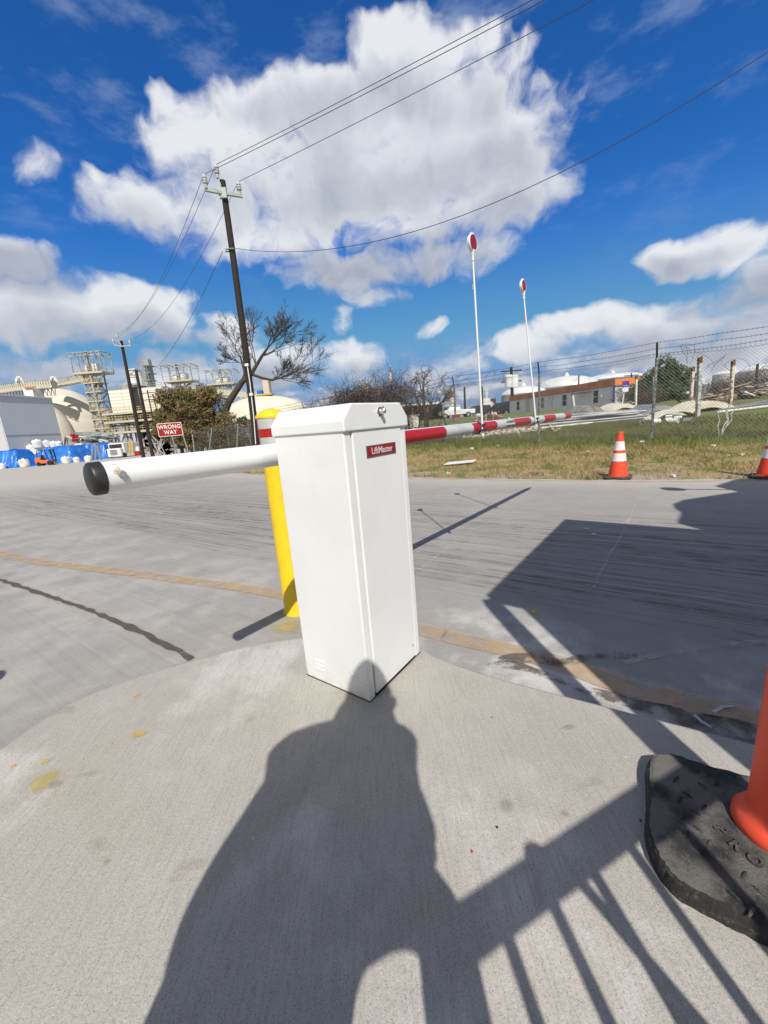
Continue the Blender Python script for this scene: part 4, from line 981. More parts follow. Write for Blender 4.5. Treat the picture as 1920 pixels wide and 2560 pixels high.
# ================================================================ trees
def grow(mb, tips, p, d, L, r, lv, q, spread=.55, upb=.12, seg=4, minr=.012, kids=(2, 4), sides=6, shrink=.68):
    P = [p]; rs = [r]
    for k in range(seg):
        d = (d+Vector((q.uniform(-1, 1), q.uniform(-1, 1), q.uniform(-1, 1)))*.20+Vector((0, 0, upb*.5))).normalized()
        P.append(P[-1]+d*L/seg); rs.append(r*(1-.42*(k+1)/seg))
    mb.tube(P, rs, max(3, sides), cap=False)
    if lv == 0: tips.append((P[-1], d)); return
    for _ in range(q.randint(*kids)):
        i = q.randint(max(1, seg//2-1), seg); nd = (d+Vector((q.uniform(-1, 1), q.uniform(-1, 1), q.uniform(-.6, 1)))*spread+Vector((0, 0, upb))).normalized()
        grow(mb, tips, P[i], nd, L*shrink*q.uniform(.75, 1.15), max(minr, rs[i]*.62), lv-1, q, spread, upb, max(2, seg-1), minr, kids, sides-1, shrink)
    nd = (d+Vector((q.uniform(-1, 1), q.uniform(-1, 1), q.uniform(-.5, .8)))*spread*.5).normalized()
    grow(mb, tips, P[-1], nd, L*shrink, max(minr, rs[-1]*.85), lv-1, q, spread, upb, max(2, seg-1), minr, kids, sides-1, shrink)
# big bare tree, leaning to the right behind the tall pole
Y = 34
q = random.Random(21)
b = at(545, 1120, Y); b.z = gz(b.x, Y)-.1; r = thing('bare_tree', 'large leafless tree leaning right behind the tall utility pole', 'tree', b)
tr = [b, at(552, 1060, Y), at(572, 1005, Y), at(605, 955, Y), at(628, 935, Y)]
mb = MB(); mb.tube(tr, [.34, .30, .26, .22, .19], 10)
mb.tube([tr[3], at(612, 935, Y), at(606, 910, Y+.5), at(600, 890, Y+.8)], [.13, .11, .08, .06], 7)
mb.tube([tr[4], at(640, 915, Y), at(655, 890, Y), at(668, 872, Y)], [.17, .14, .12, .09], 8)
mb.tube([tr[4], at(655, 945, Y), at(680, 950, Y-.5), at(700, 945, Y-.5)], [.13, .11, .09, .07], 7)
mb.build('trunk', M['bark'], r, smooth=True)
mb = MB(); tips = []
for (px, d, L, r0, lv, n) in (((600, 892), (-.3, 0, 1), 1.9, .05, 4, 1), ((606, 910), (-.9, .1, .4), 1.3, .045, 3, 2), ((640, 915), (-.1, .2, 1), 2.5, .07, 4, 2), ((668, 872), (.6, 0, .7), 2.5, .085, 4, 2), ((655, 890), (.95, .2, .25), 2.6, .07, 4, 2), ((668, 872), (.1, .3, .9), 2.0, .07, 4, 1), ((700, 945), (1, 0, .12), 2.9, .065, 4, 2), ((680, 950), (.9, -.1, .5), 1.5, .05, 3, 2), ((700, 945), (.8, 0, -.35), 1.6, .05, 3, 2), ((628, 935), (-.6, .2, .9), 1.6, .06, 3, 1)):
    for _ in range(n): grow(mb, tips, at(*px, Y), Vector(d).normalized(), L*.70, r0*.65, lv+(1 if lv < 4 else 0), q, .70, .02, 4, .011, (2, 4))
mb.build('branches', M['bark'], r)
# leafy autumn tree masses behind the sign
def leaves(c, rx, ry, rz, n, size, m, seed, parent, name='foliage', lump=2.0, hole=.05):
    q = random.Random(seed); V = []; F = []; k = 0; tries = 0
    while k < n and tries < n*6:
        tries += 1
        v = Vector((q.gauss(0, 1), q.gauss(0, 1), q.gauss(0, 1))).normalized(); rr_ = q.random()**.4
        ns = noise.noise(v*lump+Vector((seed, 0, 0)))
        rr_ *= .82+.42*ns
        p = Vector((v.x*rx*rr_, v.y*ry*rr_, v.z*rz*rr_))
        if noise.noise(p*(1.6/max(.6, rx*.4))+Vector((0, seed, 0))) < -hole-.12: continue
        p += Vector(c); s = size*q.uniform(.6, 1.3)
        a = Vector((q.uniform(-1, 1), q.uniform(-1, 1), q.uniform(-1, 1))).normalized(); bb = a.orthogonal().normalized()
        i = len(V); V.extend([p-a*s-bb*s*.5, p+a*s-bb*s*.2, p+a*s*.6+bb*s*.6]); F.append((i, i+1, i+2)); k += 1
    return MB().add(V, F).build(name, m, parent)
Y = 31
b = at(478, 1130, Y); b.z = gz(b.x, Y)-.1; r = thing('autumn_tree', 'bushy tree with olive and brown leaves behind the WRONG WAY sign', 'tree', b)
mb = MB(); tips = []; q = random.Random(5)
for px, tx in ((478, 470), (500, 500), (455, 440), (520, 530)):
    p = at(px, 1130, Y+q.uniform(-.6, .6)); p.z = gz(p.x, Y)-.1; t = at(tx, 1040, Y); mb.tube([p, p.lerp(t, .5)+Vector((q.uniform(-.2, .2), 0, 0)), t], [.16, .12, .08], 7)
    for _ in range(3): grow(mb, tips, t, Vector((q.uniform(-.9, .9), q.uniform(-.4, .4), .7)).normalized(), 1.0, .05, 2, q, .65, .12, 4, .012)
mb.build('trunk', M['bark'], r)
for i, (px, py, rx, rz, n) in enumerate(((455, 1010, 1.7, 1.6, 6500), (425, 1060, 1.6, 1.5, 5500), (500, 1035, 1.8, 1.8, 7000), (545, 1085, 1.5, 1.6, 5000), (480, 1090, 2.3, 1.3, 6500), (415, 995, .9, .8, 1500), (520, 990, 1.1, .9, 2200), (570, 1060, .9, 1.2, 1500), (590, 1105, 1.0, .6, 1300))):
    leaves(at(px, py, Y), rx, 1.2, rz, n, .10, M['leaf_brown'], 50+i, r, 'crown', hole=.08)
mb = tangle(at(490, 1095, Y), 2.6, 1.2, 2.6, 350, 77, .014, 8); mb.build('bare_twigs', M['twig'], r)
# low vines with leaves between tree and pole
b = at(610, 1115, 27); b.z = gz(b.x, 27); r = thing('shrub', 'low half-bare shrub with green leaf tips beside the tall pole foot', 'shrub', b)
tangle((b.x, b.y, b.z), 1.6, .6, 2.2, 200, 8, .012, 8).build('stems', M['twig'], r)
leaves(at(612, 1052, 27), .7, .5, .35, 700, .07, M['leaf_ever'], 9, r, 'foliage'); leaves(at(600, 1100, 27), 1.2, .5, .6, 700, .06, M['leaf_brown'], 10, r, 'foliage')
# bare tree behind the fence
Y = 21; q = random.Random(9); b = at(1066, 1062, Y); b.z = gz(b.x, Y)-.1; r = thing('bare_tree', 'small dark leafless tree behind the fence right of the cabinet lid', 'tree', b)
mb = MB(); tips = []
mb.tube([b, at(1066, 1040, Y), at(1060, 1015, Y), at(1058, 970, Y)], [.15, .12, .09, .05], 8)
grow(mb, tips, at(1058, 970, Y), Vector((0, 0, 1)), .5, .045, 3, q, .8, -.02, 4, .009)
grow(mb, tips, at(1060, 990, Y), Vector((-.4, 0, 1)), .55, .045, 3, q, .8, -.02, 4, .009)
for pts in (((1066, 1040), (1080, 1022), (1098, 1010)), ((1062, 1030), (1048, 1012), (1040, 995)), ((1070, 1045), (1085, 1020), (1105, 1005))):
    P = [at(x, y, Y+q.uniform(-.3, .3)) for x, y in pts]; mb.tube(P, [.09, .07, .045], 6)
    for _ in range(2): grow(mb, tips, P[-1], Vector((q.uniform(-.3, .8), q.uniform(-.3, .3), .4)).normalized(), .42, .035, 3, q, .9, 0, 4, .009)
    grow(mb, tips, P[1], Vector((q.uniform(-.7, .7), 0, .6)).normalized(), .5, .03, 3, q, .9, 0, 4, .009)
mb.build('branches', M['bark'], r)
# evergreen at right
Y = 27; b = at(1665, 1015, Y); b.z = gz(b.x, Y)-.1; r = thing('evergreen_tree', 'dense dark green evergreen tree right of the orange roofed building', 'tree', b)
mb = MB(); q = random.Random(4)
for k in range(7):
    p = b+Vector((q.uniform(-.5, .5), q.uniform(-.3, .3), 0)); mb.tube([p, p+Vector((q.uniform(-.7, .7), q.uniform(-.4, .4), 2.4))], [.11, .04], 6)
mb.build('trunk', M['bark'], r)
for i, (px, py, rx, rz, n) in enumerate(((1668, 935, .85, 1.25, 9000), (1640, 960, 1.1, 1.1, 9000), (1700, 955, 1.1, 1.15, 9000), (1612, 970, .75, .85, 4000), (1655, 985, 1.9, .85, 13000), (1716, 985, .9, .8, 5000), (1735, 970, .35, .6, 1200), (1592, 985, .5, .55, 1800))):
    leaves(at(px, py, Y), rx*1.08, rx*.9, rz*1.08, n, .072, M['leaf_ever'], 70+i, r, 'crown', 3.0, .02)
# brown brush at right
for i, (px, py, Y, rx, rz, n, lab) in enumerate(((1570, 985, 30, 1.2, 1.0, 2600, 'grey brown brush beside the evergreen, left of it'), (1620, 1000, 25, .9, .8, 1800, 'low brown brush under the evergreen'), (1790, 985, 24, 1.9, 1.15, 5500, 'brown bramble thicket behind the debris pile, left part'), (1868, 972, 26, 2.2, 1.35, 6500, 'tall brown bramble thicket under the right storage tanks'), (1945, 960, 27, 2.4, 1.9, 5500, 'brown bramble thicket cut by the right edge'))):
    c = at(px, py, Y); b = Vector((c.x, c.y, gz(c.x, c.y))); r = thing('bramble_thicket', lab, 'brush', b, 'brown bramble thickets at right')
    leaves(c-ez*.1, rx, 1.0, rz, n, .05, M['brush'], 90+i, r, 'foliage', 2.5, 0)
    tangle((c.x, c.y, b.z), rx*.9, .8, max(.8, c.z-b.z+rz*.5), 220, 90+i, .010, 8).build('stems', M['twig'], r)
# ================================================================ grey building with the orange fascia
c0, c1_ = Vector((20.65, 35)), Vector((18.25, 55)); zg, zr_ = .95, 3.27
dl_ = (c1_-c0).normalized(); dw = Vector((dl_.y, -dl_.x))
B3 = Vector((c0.x, c0.y, zg)); r = thing('site_office', 'long low grey building with an orange roof band behind the fence', 'building', B3)
D, W3 = Vector((dl_.x, dl_.y, 0)), Vector((dw.x, dw.y, 0)); LL = (c1_-c0).length; WW = 3.6
m, nt, bb, Pg = newmat('grey_siding'); sp_ = nt.new('ShaderNodeSeparateXYZ'); nt.put(sp_.inputs[0], Pg)
gr_ = nt.math('PINGPONG', nt.math('MULTIPLY', nt.math('ADD', sp_.outputs[1], sp_.outputs[0]), 2.5), 1); nt.put(bb.inputs['Base Color'], nt.mix(nt.ramp(gr_, .0, .12), (.50, .50, .55), (.84, .83, .90))); bb.inputs['Roughness'].default_value = .7
M['siding'] = m
MB().obox(B3, D*LL, W3*WW, ez*(zr_-zg-.05)).build('wall', M['siding'], r)
M['fascia'] = mat('orange_fascia', (.80, .24, .04), .6, col2=(.52, .15, .03), ns=1.2)
MB().obox(B3-D*.05-W3*.06+ez*(1.78), D*(LL+.1), W3*.055, ez*.56).build('fascia', M['fascia'], r)
MB().obox(B3-D*.11-W3*.06+ez*(1.78), W3*(WW+.12), D*.055, ez*.56).build('fascia', mat('orange_fascia_end', (.74, .22, .02), .6), r)
M['blue_trim'] = mat('blue_trim', (.02, .07, .38), .5)
mb = MB()
for h_ in (1.74, 2.34):
    mb.obox(B3-D*.115-W3*.075+ez*h_, D*(LL+.2), W3*.05, ez*.045); mb.obox(B3-D*.13-W3*.075+ez*h_, W3*(WW+.14), D*.05, ez*.045)
mb.obox(B3-D*.02-W3*.03+ez*.0, D*.10, W3*.06, ez*1.74); mb.obox(B3-D*.03+ez*.0, W3*.12, D*.05, ez*1.74); mb.obox(B3-D*.04+W3*(WW-.14), W3*.12, D*.05, ez*1.74)
mb.obox(B3+D*.3-W3*.03, D*(LL*.62), W3*.03, ez*.15); mb.obox(B3-D*.05+W3*.2, W3*(WW-.4), D*.03, ez*.10); mb.obox(B3-D*.135-W3*.08+ez*1.74, W3*.06, D*.06, ez*.65)
mb.build('trim', M['blue_trim'], r)
M['white_wall'] = mat('white_wall', (.74, .74, .76), .6)
MB().obox(B3-D*.012+W3*.12, W3*(WW-.26), D*.011, ez*1.7).build('end_wall', M['white_wall'], r)
MB().obox(B3-D*.1-W3*.05+ez*(zr_-zg+.02), D*(LL+.15), W3*(WW+.1), ez*.04).build('roof', M['steel'], r)
def win(s, h, ww, hh, end=False):
    o_ = (B3+D*s-W3*.02+ez*h) if not end else (B3-D*.03+W3*s+ez*h); a = D if not end else W3; n_ = W3 if not end else D
    f_ = MB().obox(o_-a*.08-ez*.08, a*(ww+.16), n_*.02, ez*(hh+.16)).build('window', M['white_wall'], r)
    MB().obox(o_-n_*.012, a*ww, n_*.012, ez*hh).build('pane', M['glass'], f_); MB().obox(o_-n_*.02+ez*(hh*.47), a*ww, n_*.008, ez*.05).build('sash', M['white_wall'], f_)
def sAt(px):   # distance along the long wall seen at this pixel column
    d = ray(px, 1010); return (c0.x*d[1]-c0.y*d[0])/(D.y*d[0]-D.x*d[1])
for x0, x1, h in ((1495, 1484, .75), (1416, 1407, .6), (1360, 1353, .5), (1299, 1292, .5)):
    a, b2 = sAt(x0), sAt(x1); win(min(a, b2), .48, abs(b2-a), 1.1)
win(1.15, .62, 1.0, .85, True)
a = sAt(1452); q = MB(); q.obox(B3+D*(sAt(1480))-W3*.5+ez*1.52, D*(sAt(1445)-sAt(1480)), W3*.5, ez*.05); q.build('awning', M['rust'], r)
a = sAt(1325); MB().obox(B3+D*a-W3*.02, D*1.0, W3*.018, ez*1.55).build('door', M['grey_cladding'], r)
MB().obox(B3+D*sAt(1505)-W3*.12+ez*.95, D*.35, W3*.12, ez*.2).build('wall_lamp', M['white_wall'], r)
# sign board in front of the building
b = at(1555, 1020, 27); b.z = gz(b.x, b.y); r = thing('notice_sign', 'small square blue notice above a white plate on a thin white post', 'sign', b)
MB().tube([b, at(1564, 955, 27)], .035, 8).build('post', M['white_paint'], r)
c = at(1564, 960, 26.9); bl_ = MB().box(c, (.44, .03, .38)).build('panel', mat('sign_blue', (.03, .03, .42), .4), r); MB().box(c-Vector((.08, .02, -.06)), (.2, .012, .07)).build('mark', M['red'], bl_)
MB().box(c-Vector((.02, .018, .10)), (.3, .012, .05)).build('mark', mat('mark_pale', (.35, .40, .75), .5), bl_)
MB().box(c-ez*.36, (.40, .03, .28)).build('lower_plate', M['white_wall'], r)
# ================================================================ white domed tanks behind it
def tank(cx, Y, wl, top, base, lab, dome=.4, m=None, name='storage_tank'):
    L_, R_ = at(wl[0], top, Y), at(wl[1], top, Y); rr_ = (R_.x-L_.x)/2; c = Vector(((L_.x+R_.x)/2, Y, 0)); zt = at(cx, top, Y).z; ze = at(cx, base, Y).z; z0 = min(gz(c.x, Y), ze-2)-.3
    r = thing(name, lab, 'storage tank', Vector((c.x, Y, z0)))
    MB().lathe(c, [(rr_, z0), (rr_, ze)], 48).build('tank_wall', m or M['tank_grey'], r, smooth=True)
    pr_ = [(rr_*1.01, ze)]+[(rr_*cos(R(a)), ze+(zt-ze)*sin(R(a))) for a in range(4, 90, 7)]+[(0, zt)]
    d_ = MB().lathe(c, pr_, 48).build('dome_roof', M['tank_white'], r, smooth=True)
    mb = MB()
    for k in range(24):
        a = 2*pi*k/24; mb.tube([c+Vector((cos(a)*rr_*cos(R(e))*1.004, sin(a)*rr_*cos(R(e))*1.004, ze+(zt-ze)*sin(R(e))*1.004)) for e in (2, 20, 40, 60, 80)], .05, 3)
    mb.build('roof_rib', M['tank_white'], r); MB().lathe(c+ez*zt, [(.7, -.3), (.7, .5), (.3, 1.0), (0, 1.2)], 10).build('roof_vent', M['tank_white'], r)
    return r
tank(1413, 130, (1345, 1488), 941, 968, 'largest white domed tank in the middle behind the orange roofed building')
tank(1307, 120, (1255, 1362), 966, 985, 'white domed tank at the left end of the orange roofed building')
tank(1535, 140, (1462, 1600), 934, 948, 'white domed tank farthest right behind the orange roof')
tank(1830, 130, (1794, 1874), 925, 934, 'grey white flat topped tank beyond the bramble thicket, left one', m=M['tank_white']); tank(1925, 120, (1866, 1990), 908, 924, 'pale tank beyond the bramble thicket cut by the right edge', m=M['tank_white'])
# ship superstructure far off
b = at(1225, 1030, 200); b.z = -2; r = thing('ship', 'white ship superstructure with a black funnel far beyond the fence', 'ship', b); mb = MB(); Y = 200
def sbox(mb, x0, x1, y0, y1, Y, dep, m=0):
    a, c = at(x0, y1, Y), at(x1, y0, Y); zc = at((x0+x1)/2, y0, Y).z; zb_ = at((x0+x1)/2, y1, Y).z; return mb.obox(Vector((a.x, Y, zb_)), (at(x1, (y0+y1)/2, Y).x-at(x0, (y0+y1)/2, Y).x, 0, 0), (0, dep, 0), (0, 0, zc-zb_), m)
for a in ((1190, 1258, 1015, 1040), (1205, 1232, 1005, 1016), (1208, 1226, 996, 1006), (1230, 1250, 1008, 1016)): sbox(mb, *a, Y, 8)
mb.build('superstructure', M['tank_white'], r)
mb = MB(); sbox(mb, 1228, 1240, 996, 1010, Y+1, 5); mb.build('funnel', M['dark'], r)
mb = MB(); mb.tube([at(1217, 996, Y+3), at(1217, 972, Y+3)], .35, 6); mb.bar(at(1212, 984, Y+3), at(1222, 983, Y+3), .4); mb.build('mast', M['tank_white'], r)
# red and white radio mast, crane
b = at(978, 1000, 150); b.z = -1; r = thing('radio_mast', 'slim red and white mast rising above the vines', 'mast', b); t = at(975, 912, 150)
MB().tube([b, b.lerp(t, .97)], .28, 4).build('mast_section', mat('mast_red', (.45, .12, .08), .6), r)
for f0, f1 in ((.45, .6), (.75, .88)): MB().tube([b.lerp(t, f0), b.lerp(t, f1)], .36, 4).build('white_section', M['tank_white'], r)
MB().tube([b.lerp(t, .97), t], .08, 4).build('antenna', M['white_wall'], r)
b = at(1136, 1034, 70); b.z = gz(b.x, 70); r = thing('crane', 'pale telescopic crane boom with a red foot behind the white pickup truck', 'crane', b)
MB().bar(at(1135, 1035, 70), at(1123, 973, 70), .45, .5).bar(at(1139, 1030, 70), at(1126, 973, 70), .25).build('crane_boom', mat('crane_cream', (.62, .52, .34), .6), r)
MB().box(at(1140, 1032, 70)-ez*.3, (1.2, 1.0, 1.0)).build('crane_foot', M['red'], r)
# ================================================================ vehicles behind the fence
def vehicle(loc, rz, label, body, kind, m_body, L=5.3, W=1.9, H=1.75):
    r = thing(body, label, 'truck' if kind == 'pickup' else 'car', (0, 0, 0), 'vehicles parked behind the fence')
    if kind == 'pickup': pr_ = [(-2.6, .45), (-2.62, 1.05), (-.55, 1.1), (-.5, 1.72), (.7, 1.76), (1.25, 1.15), (2.45, 1.02), (2.6, .75), (2.55, .42)]
    elif kind == 'suv': pr_ = [(-2.3, .4), (-2.35, 1.0), (-2.1, 1.68), (.5, 1.7), (1.15, 1.08), (2.2, .95), (2.35, .6), (2.3, .38)]
    else: pr_ = [(-2.2, .35), (-2.25, .85), (-1.6, .98), (-1.0, 1.38), (.35, 1.4), (1.05, .95), (2.1, .82), (2.25, .5), (2.2, .32)]
    n = len(pr_); V = []; ins = lambda z: (.80 if z > 1.2 else 1.0)
    for sgn in (-1, 1): V += [(x, sgn*W/2*ins(z), z) for x, z in pr_]
    F = [tuple(range(n)), tuple(range(n, 2*n))[::-1]]+[(i, n+i, n+(i+1) % n, (i+1) % n) for i in range(n)]
    o_ = MB().add(V, F).build('body', m_body, r, bevel=.06); fixn(o_)
    if kind == 'pickup': wn = [[(-.42, 1.14), (-.40, 1.62), (.10, 1.66), (.10, 1.14)], [(.18, 1.14), (.18, 1.66), (.66, 1.68), (1.05, 1.16)]]
    elif kind == 'suv': wn = [[(-2.0, 1.08), (-1.85, 1.6), (-.9, 1.62), (-.9, 1.08)], [(-.8, 1.08), (-.8, 1.62), (.45, 1.62), (.95, 1.1)]]
    else: wn = [[(-1.35, .98), (-.9, 1.3), (-.3, 1.33), (-.3, .98)], [(-.2, .98), (-.2, 1.33), (.3, 1.33), (.85, .97)]]
    for P_ in wn:
        for sgn in (-1, 1):
            V = [(x, sgn*(W/2*(.84 if kind != 'car' else .9)+.06*(1-(z-1.0)/.7)+.01), z) for x, z in P_]; w_ = MB().add(V, [(0, 1, 2, 3)]).build('window', M['glass'], r); fixn(w_)
    for x in (-1.6, 1.65):
        for sgn in (-1, 1):
            wv_ = MB().lathe((x, sgn*(W/2-.1), .36), [(.24, -.12), (.36, -.11), (.36, .11), (.24, .12), (0, .1)], 18, ax=(0, sgn, 0)).build('wheel', M['tyre'], r, smooth=True)
            MB().lathe((x, sgn*(W/2-.1), .36), [(.22, .12), (.2, .135), (0, .13)], 12, ax=(0, sgn, 0)).build('rim', M['steel'], wv_)
    for sgn in (-1, 1):
        MB().box((-2.28 if kind != 'pickup' else -2.6, sgn*(W/2-.12), .88), (.1, .2, .26)).build('tail_light', M['red'], r)
        MB().box((2.28 if kind != 'pickup' else 2.5, sgn*(W/2-.25), .72), (.1, .32, .16)).build('headlight', M['glass'], r)
    r.location = loc; r.rotation_euler = (0, 0, rz); return r
M['car_white'] = mat('car_white', (.75, .76, .78), .2); M['car_dark'] = mat('car_dark', (.03, .035, .045), .2); M['car_blue'] = mat('car_navy', (.02, .028, .05), .2); M['car_red'] = mat('car_red', (.18, .012, .015), .25)
def onG(px, py, Y, dz=0): p = at(px, py, Y); return Vector((p.x, p.y, gz(p.x, p.y)+dz))
for px, Y, rz, lab, bn, kd, mt in ((1140, 58, 178, 'white crew cab pickup truck behind the fence left of the nearer reflector', 'pickup_truck', 'pickup', 'car_white'), (1058, 60, 95, 'dark navy car with red tail lights left of the white pickup', 'parked_car', 'suv', 'car_blue'), (1100, 64, 98, 'dark car directly left of the white pickup', 'parked_car', 'suv', 'car_dark'),
        (1020, 58, 100, 'dark car at the far left of the row behind the fence', 'parked_car', 'car', 'car_blue'), (1192, 68, 185, 'black vehicle right of the white pickup', 'parked_car', 'suv', 'car_dark'), (1252, 62, 110, 'black car in front of the grey building left end', 'parked_car', 'suv', 'car_dark'), (1278, 58, 105, 'dark car half hidden at the grey building left end', 'parked_car', 'suv', 'car_blue')):
    vehicle(onG(px, 1045, Y), R(rz), lab, bn, kd, M[mt])
vehicle(onG(615, 1105, 33, .25), R(98), 'dark car with red lights seen past the tall pole foot', 'parked_car', 'suv', M['car_dark'])
b = onG(1020, 1050, 28); tag(MB().box(b+ez*.55, (1.4, 1.0, 1.1)).box(b+ez*1.13, (1.5, 1.1, .08)).build('storage_crate', M['bag'], bevel=.03, o=b), 'white lidded crate behind the fence beside the cabinet', 'crate')
# low shed roof behind the bare tree
b = onG(1040, 1050, 55); r = thing('open_shed', 'open shed with a pale flat roof behind the small bare tree', 'shed', b); zt = at(1050, 1013, 55).z
MB().obox(Vector((at(1000, 1015, 55).x, 55, zt)), (6.5, 0, 0), (0, 5, 0), ez*.25).build('roof', M['white_wall'], r)
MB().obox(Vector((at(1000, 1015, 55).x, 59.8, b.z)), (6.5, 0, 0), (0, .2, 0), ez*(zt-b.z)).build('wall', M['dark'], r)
for k in range(4): MB().tube([Vector((b.x-2.5+2.1*k, 55.2, b.z)), Vector((b.x-2.5+2.1*k, 55.2, zt))], .08, 6).build('post', M['steel'], r)
# ================================================================ scrap and stored material right of the barrier
# pile of long galvanised poles
rp = random.Random(2)
for k in range(26):
    lay = k//7; off_ = (k % 7)
    a = gp(1345-6*lay+rp.uniform(-10, 10), 1072-1.0*off_); e = gp(1618+rp.uniform(-14, 8), 1046-1.0*off_)
    a = a+Vector((0, off_*.2+lay*.1, .05+lay*.09)); e = e+Vector((0, off_*.2+lay*.1, .05+lay*.09))
    if k > 22: a = a+Vector((.0, .6, .1))
    o_ = MB().tube([a, e], [.030, .042], 8).build('steel_pole', mat('pole_zinc', (.34, .36, .37), .55, .3, col2=(.22, .23, .24), ns=1.5) if k == 0 else bpy.data.materials['pole_zinc'], smooth=True, o=a)
    tag(o_, 'long grey galvanised pole in the stack behind the fence, left of the tall fence post', 'steel pole', 'galvanised poles stacked behind the fence')
for k, (p0, p1, lab) in enumerate((((1215, 1090), (1480, 1062), 'white pipe lying low in front of the pole stack'), ((1790, 1036), (1925, 1020), 'thin white pipe on the grass at the right edge'), ((1795, 1030), (1925, 1012), 'grey pipe behind the thin white pipe at the right edge'), ((1810, 1026), (1925, 1006), 'upper grey pipe at the right edge'), ((1646, 1003), (1718, 1006), 'short thick white pipe on the pile right of the tall fence post'))):
    a, e = gp(*p0), gp(*p1)
    if k == 4: a.z += .3; e.z = a.z
    tag(MB().tube([a+ez*.07, e+ez*.07], .045 if k < 4 else .07, 8).build('pipe', M['white_dull'] if k in (0, 1, 4) else M['steel'], smooth=True, o=a), lab, 'pipe')
# white lattice truss on the grass
a, e = gp(1158, 1098), gp(1362, 1078); r = thing('lattice_truss', 'rusty white lattice truss lying in the grass under the boom', 'truss', a); d = (e-a); up_ = Vector((.1, .75, .08)); mb = MB()
mb.bar(a+ez*.06, e+ez*.06, .06); mb.bar(a+up_+ez*.1, e+up_+ez*.1, .06)
for k in range(12): t = k/12; mb.bar(a+d*t+ez*.06, a+d*(t+.06)+up_+ez*.1, .04); mb.bar(a+d*(t+.083)+ez*.06, a+d*(t+.06)+up_+ez*.1, .03)
mb.build('lattice', M['rusty_white'], r)
MB().bar(gp(1300, 1090), gp(1272, 1058)+ez*.3, .06).build('brace', M['white_dull'], r); MB().bar(gp(1210, 1098), gp(1190, 1066)+ez*.3, .06).build('brace', M['white_dull'], r)
a = gp(1388, 1082); r = thing('angle_bracket', 'white angle bracket lying beside the lattice truss', 'bracket', a)
MB().bar(a, gp(1358, 1055)+ez*.25, .06).bar(a, gp(1398, 1074)+ez*.05, .12, .05).build('bracket_arm', M['rusty_white'], r)
# red white frames near the ship
mb = MB(); b = gp(1200, 1062); 
for k in range(6): mb.bar(at(1180+8*k, 1045-2*k, 20), at(1240+4*k, 1052-2*k, 20.6), .04)
for x in (1192, 1215, 1233): mb.bar(at(x, 1058, 20), at(x, 1035, 20), .04)
mb.bar(at(1228, 1028, 20), at(1262, 1052, 20), .05)
tag(mb.build('scrap_pile', mat('faded_red_white', (.55, .40, .38), .7, col2=(.35, .08, .07), ns=1.5), o=b), 'heap of red and white frame parts behind the boom left of the grey building', 'scrap')
# curved white panels
def arch(x0, x1, yb0, yb1, h, Y, lab, m_, wd=1.4, thick=.05, hump=None):
    mb = MB(); V = []; n = 16; F = []
    p0, p1 = at(x0, yb0, Y), at(x1, yb1, Y); p0.z = gz(p0.x, Y)+.02; p1.z = gz(p1.x, Y)+.02
    for i in range(n+1):
        t = i/n; p = p0.lerp(p1, t); hh = h*sin(pi*t)**.8 if hump is None else h*hump(t)
        for dy, dz in ((0, 0), (0, -thick), (wd, 0), (wd, -thick)): V.append((p.x, p.y+dy, p.z+hh+dz+(.25*dy*.3)))
    for i in range(n):
        a = 4*i; b_ = a+4; F += [(a, b_, b_+2, a+2), (a+1, a+3, b_+3, b_+1), (a, a+1, b_+1, b_), (a+2, b_+2, b_+3, a+3)]
    F += [(0, 2, 3, 1), (4*n, 4*n+1, 4*n+3, 4*n+2)]
    q = mb.add(V, F).build('curved_panel', m_, smooth=False, o=p0); fixn(q); tag(q, lab, 'panel'); return q
M['cream_sheet'] = mat('cream_sheet', (.70, .67, .55), .6, col2=(.62, .58, .46), ns=2)
arch(1632, 1752, 1038, 1030, .30, 15.6, 'arched cream panel standing hollow on the grass right of the tall fence post', M['cream_sheet'], .6)
arch(1700, 1845, 1030, 1012, .42, 16.6, 'larger curved cream sheet behind the arched panel', M['cream_sheet'], 1.0, .25)
arch(1600, 1700, 1040, 1032, .38, 17.6, 'grey sheet lying behind the arched cream panel', M['steel'], 1.2, .2)
arch(1520, 1600, 1020, 1018, .36, 21, 'rounded cream mound by the notice sign post', M['cream_sheet'], 1.2, .2)
arch(1440, 1520, 1045, 1035, .55, 19.5, 'weathered grey covered heap behind the pole stack', mat('grey_heap', (.30, .29, .26), .8, col2=(.16, .15, .13), ns=4), 1.4, .45)
# concrete pipe stubs
for i, (x, y, a_, lab) in enumerate(((1668, 1046, 10, 'upper short concrete pipe stub of the left pair on the grass'), (1669, 1056, 5, 'lower short pipe stub of the left pair on the grass'), (1693, 1049, 30, 'tilted pipe stub in the middle of the group'), (1685, 1058, 60, 'pipe stub with its open end facing the camera'), (1719, 1056, 55, 'rightmost pipe stub standing apart in the grass'), (1640, 1058, 15, 'dark pipe stub right beside the tall fence post'), (1603, 1063, 80, 'ring shaped pipe end left of the tall fence post'))):
    c = gp(x, y+3)+ez*.1; d = Vector((cos(R(a_)), -sin(R(a_))*.9, 0)).normalized(); Ln = .24 if i < 6 else .08
    q = MB().lathe(c-d*Ln/2, [(.075, 0), (.10, 0), (.10, Ln), (.075, Ln), (.074, .01)], 20, ax=d).build('pipe_stub', M['white_dull'] if i % 2 else M['steel'], smooth=True, o=c); tag(q, lab, 'pipe stub', 'short pipe stubs on the grass')
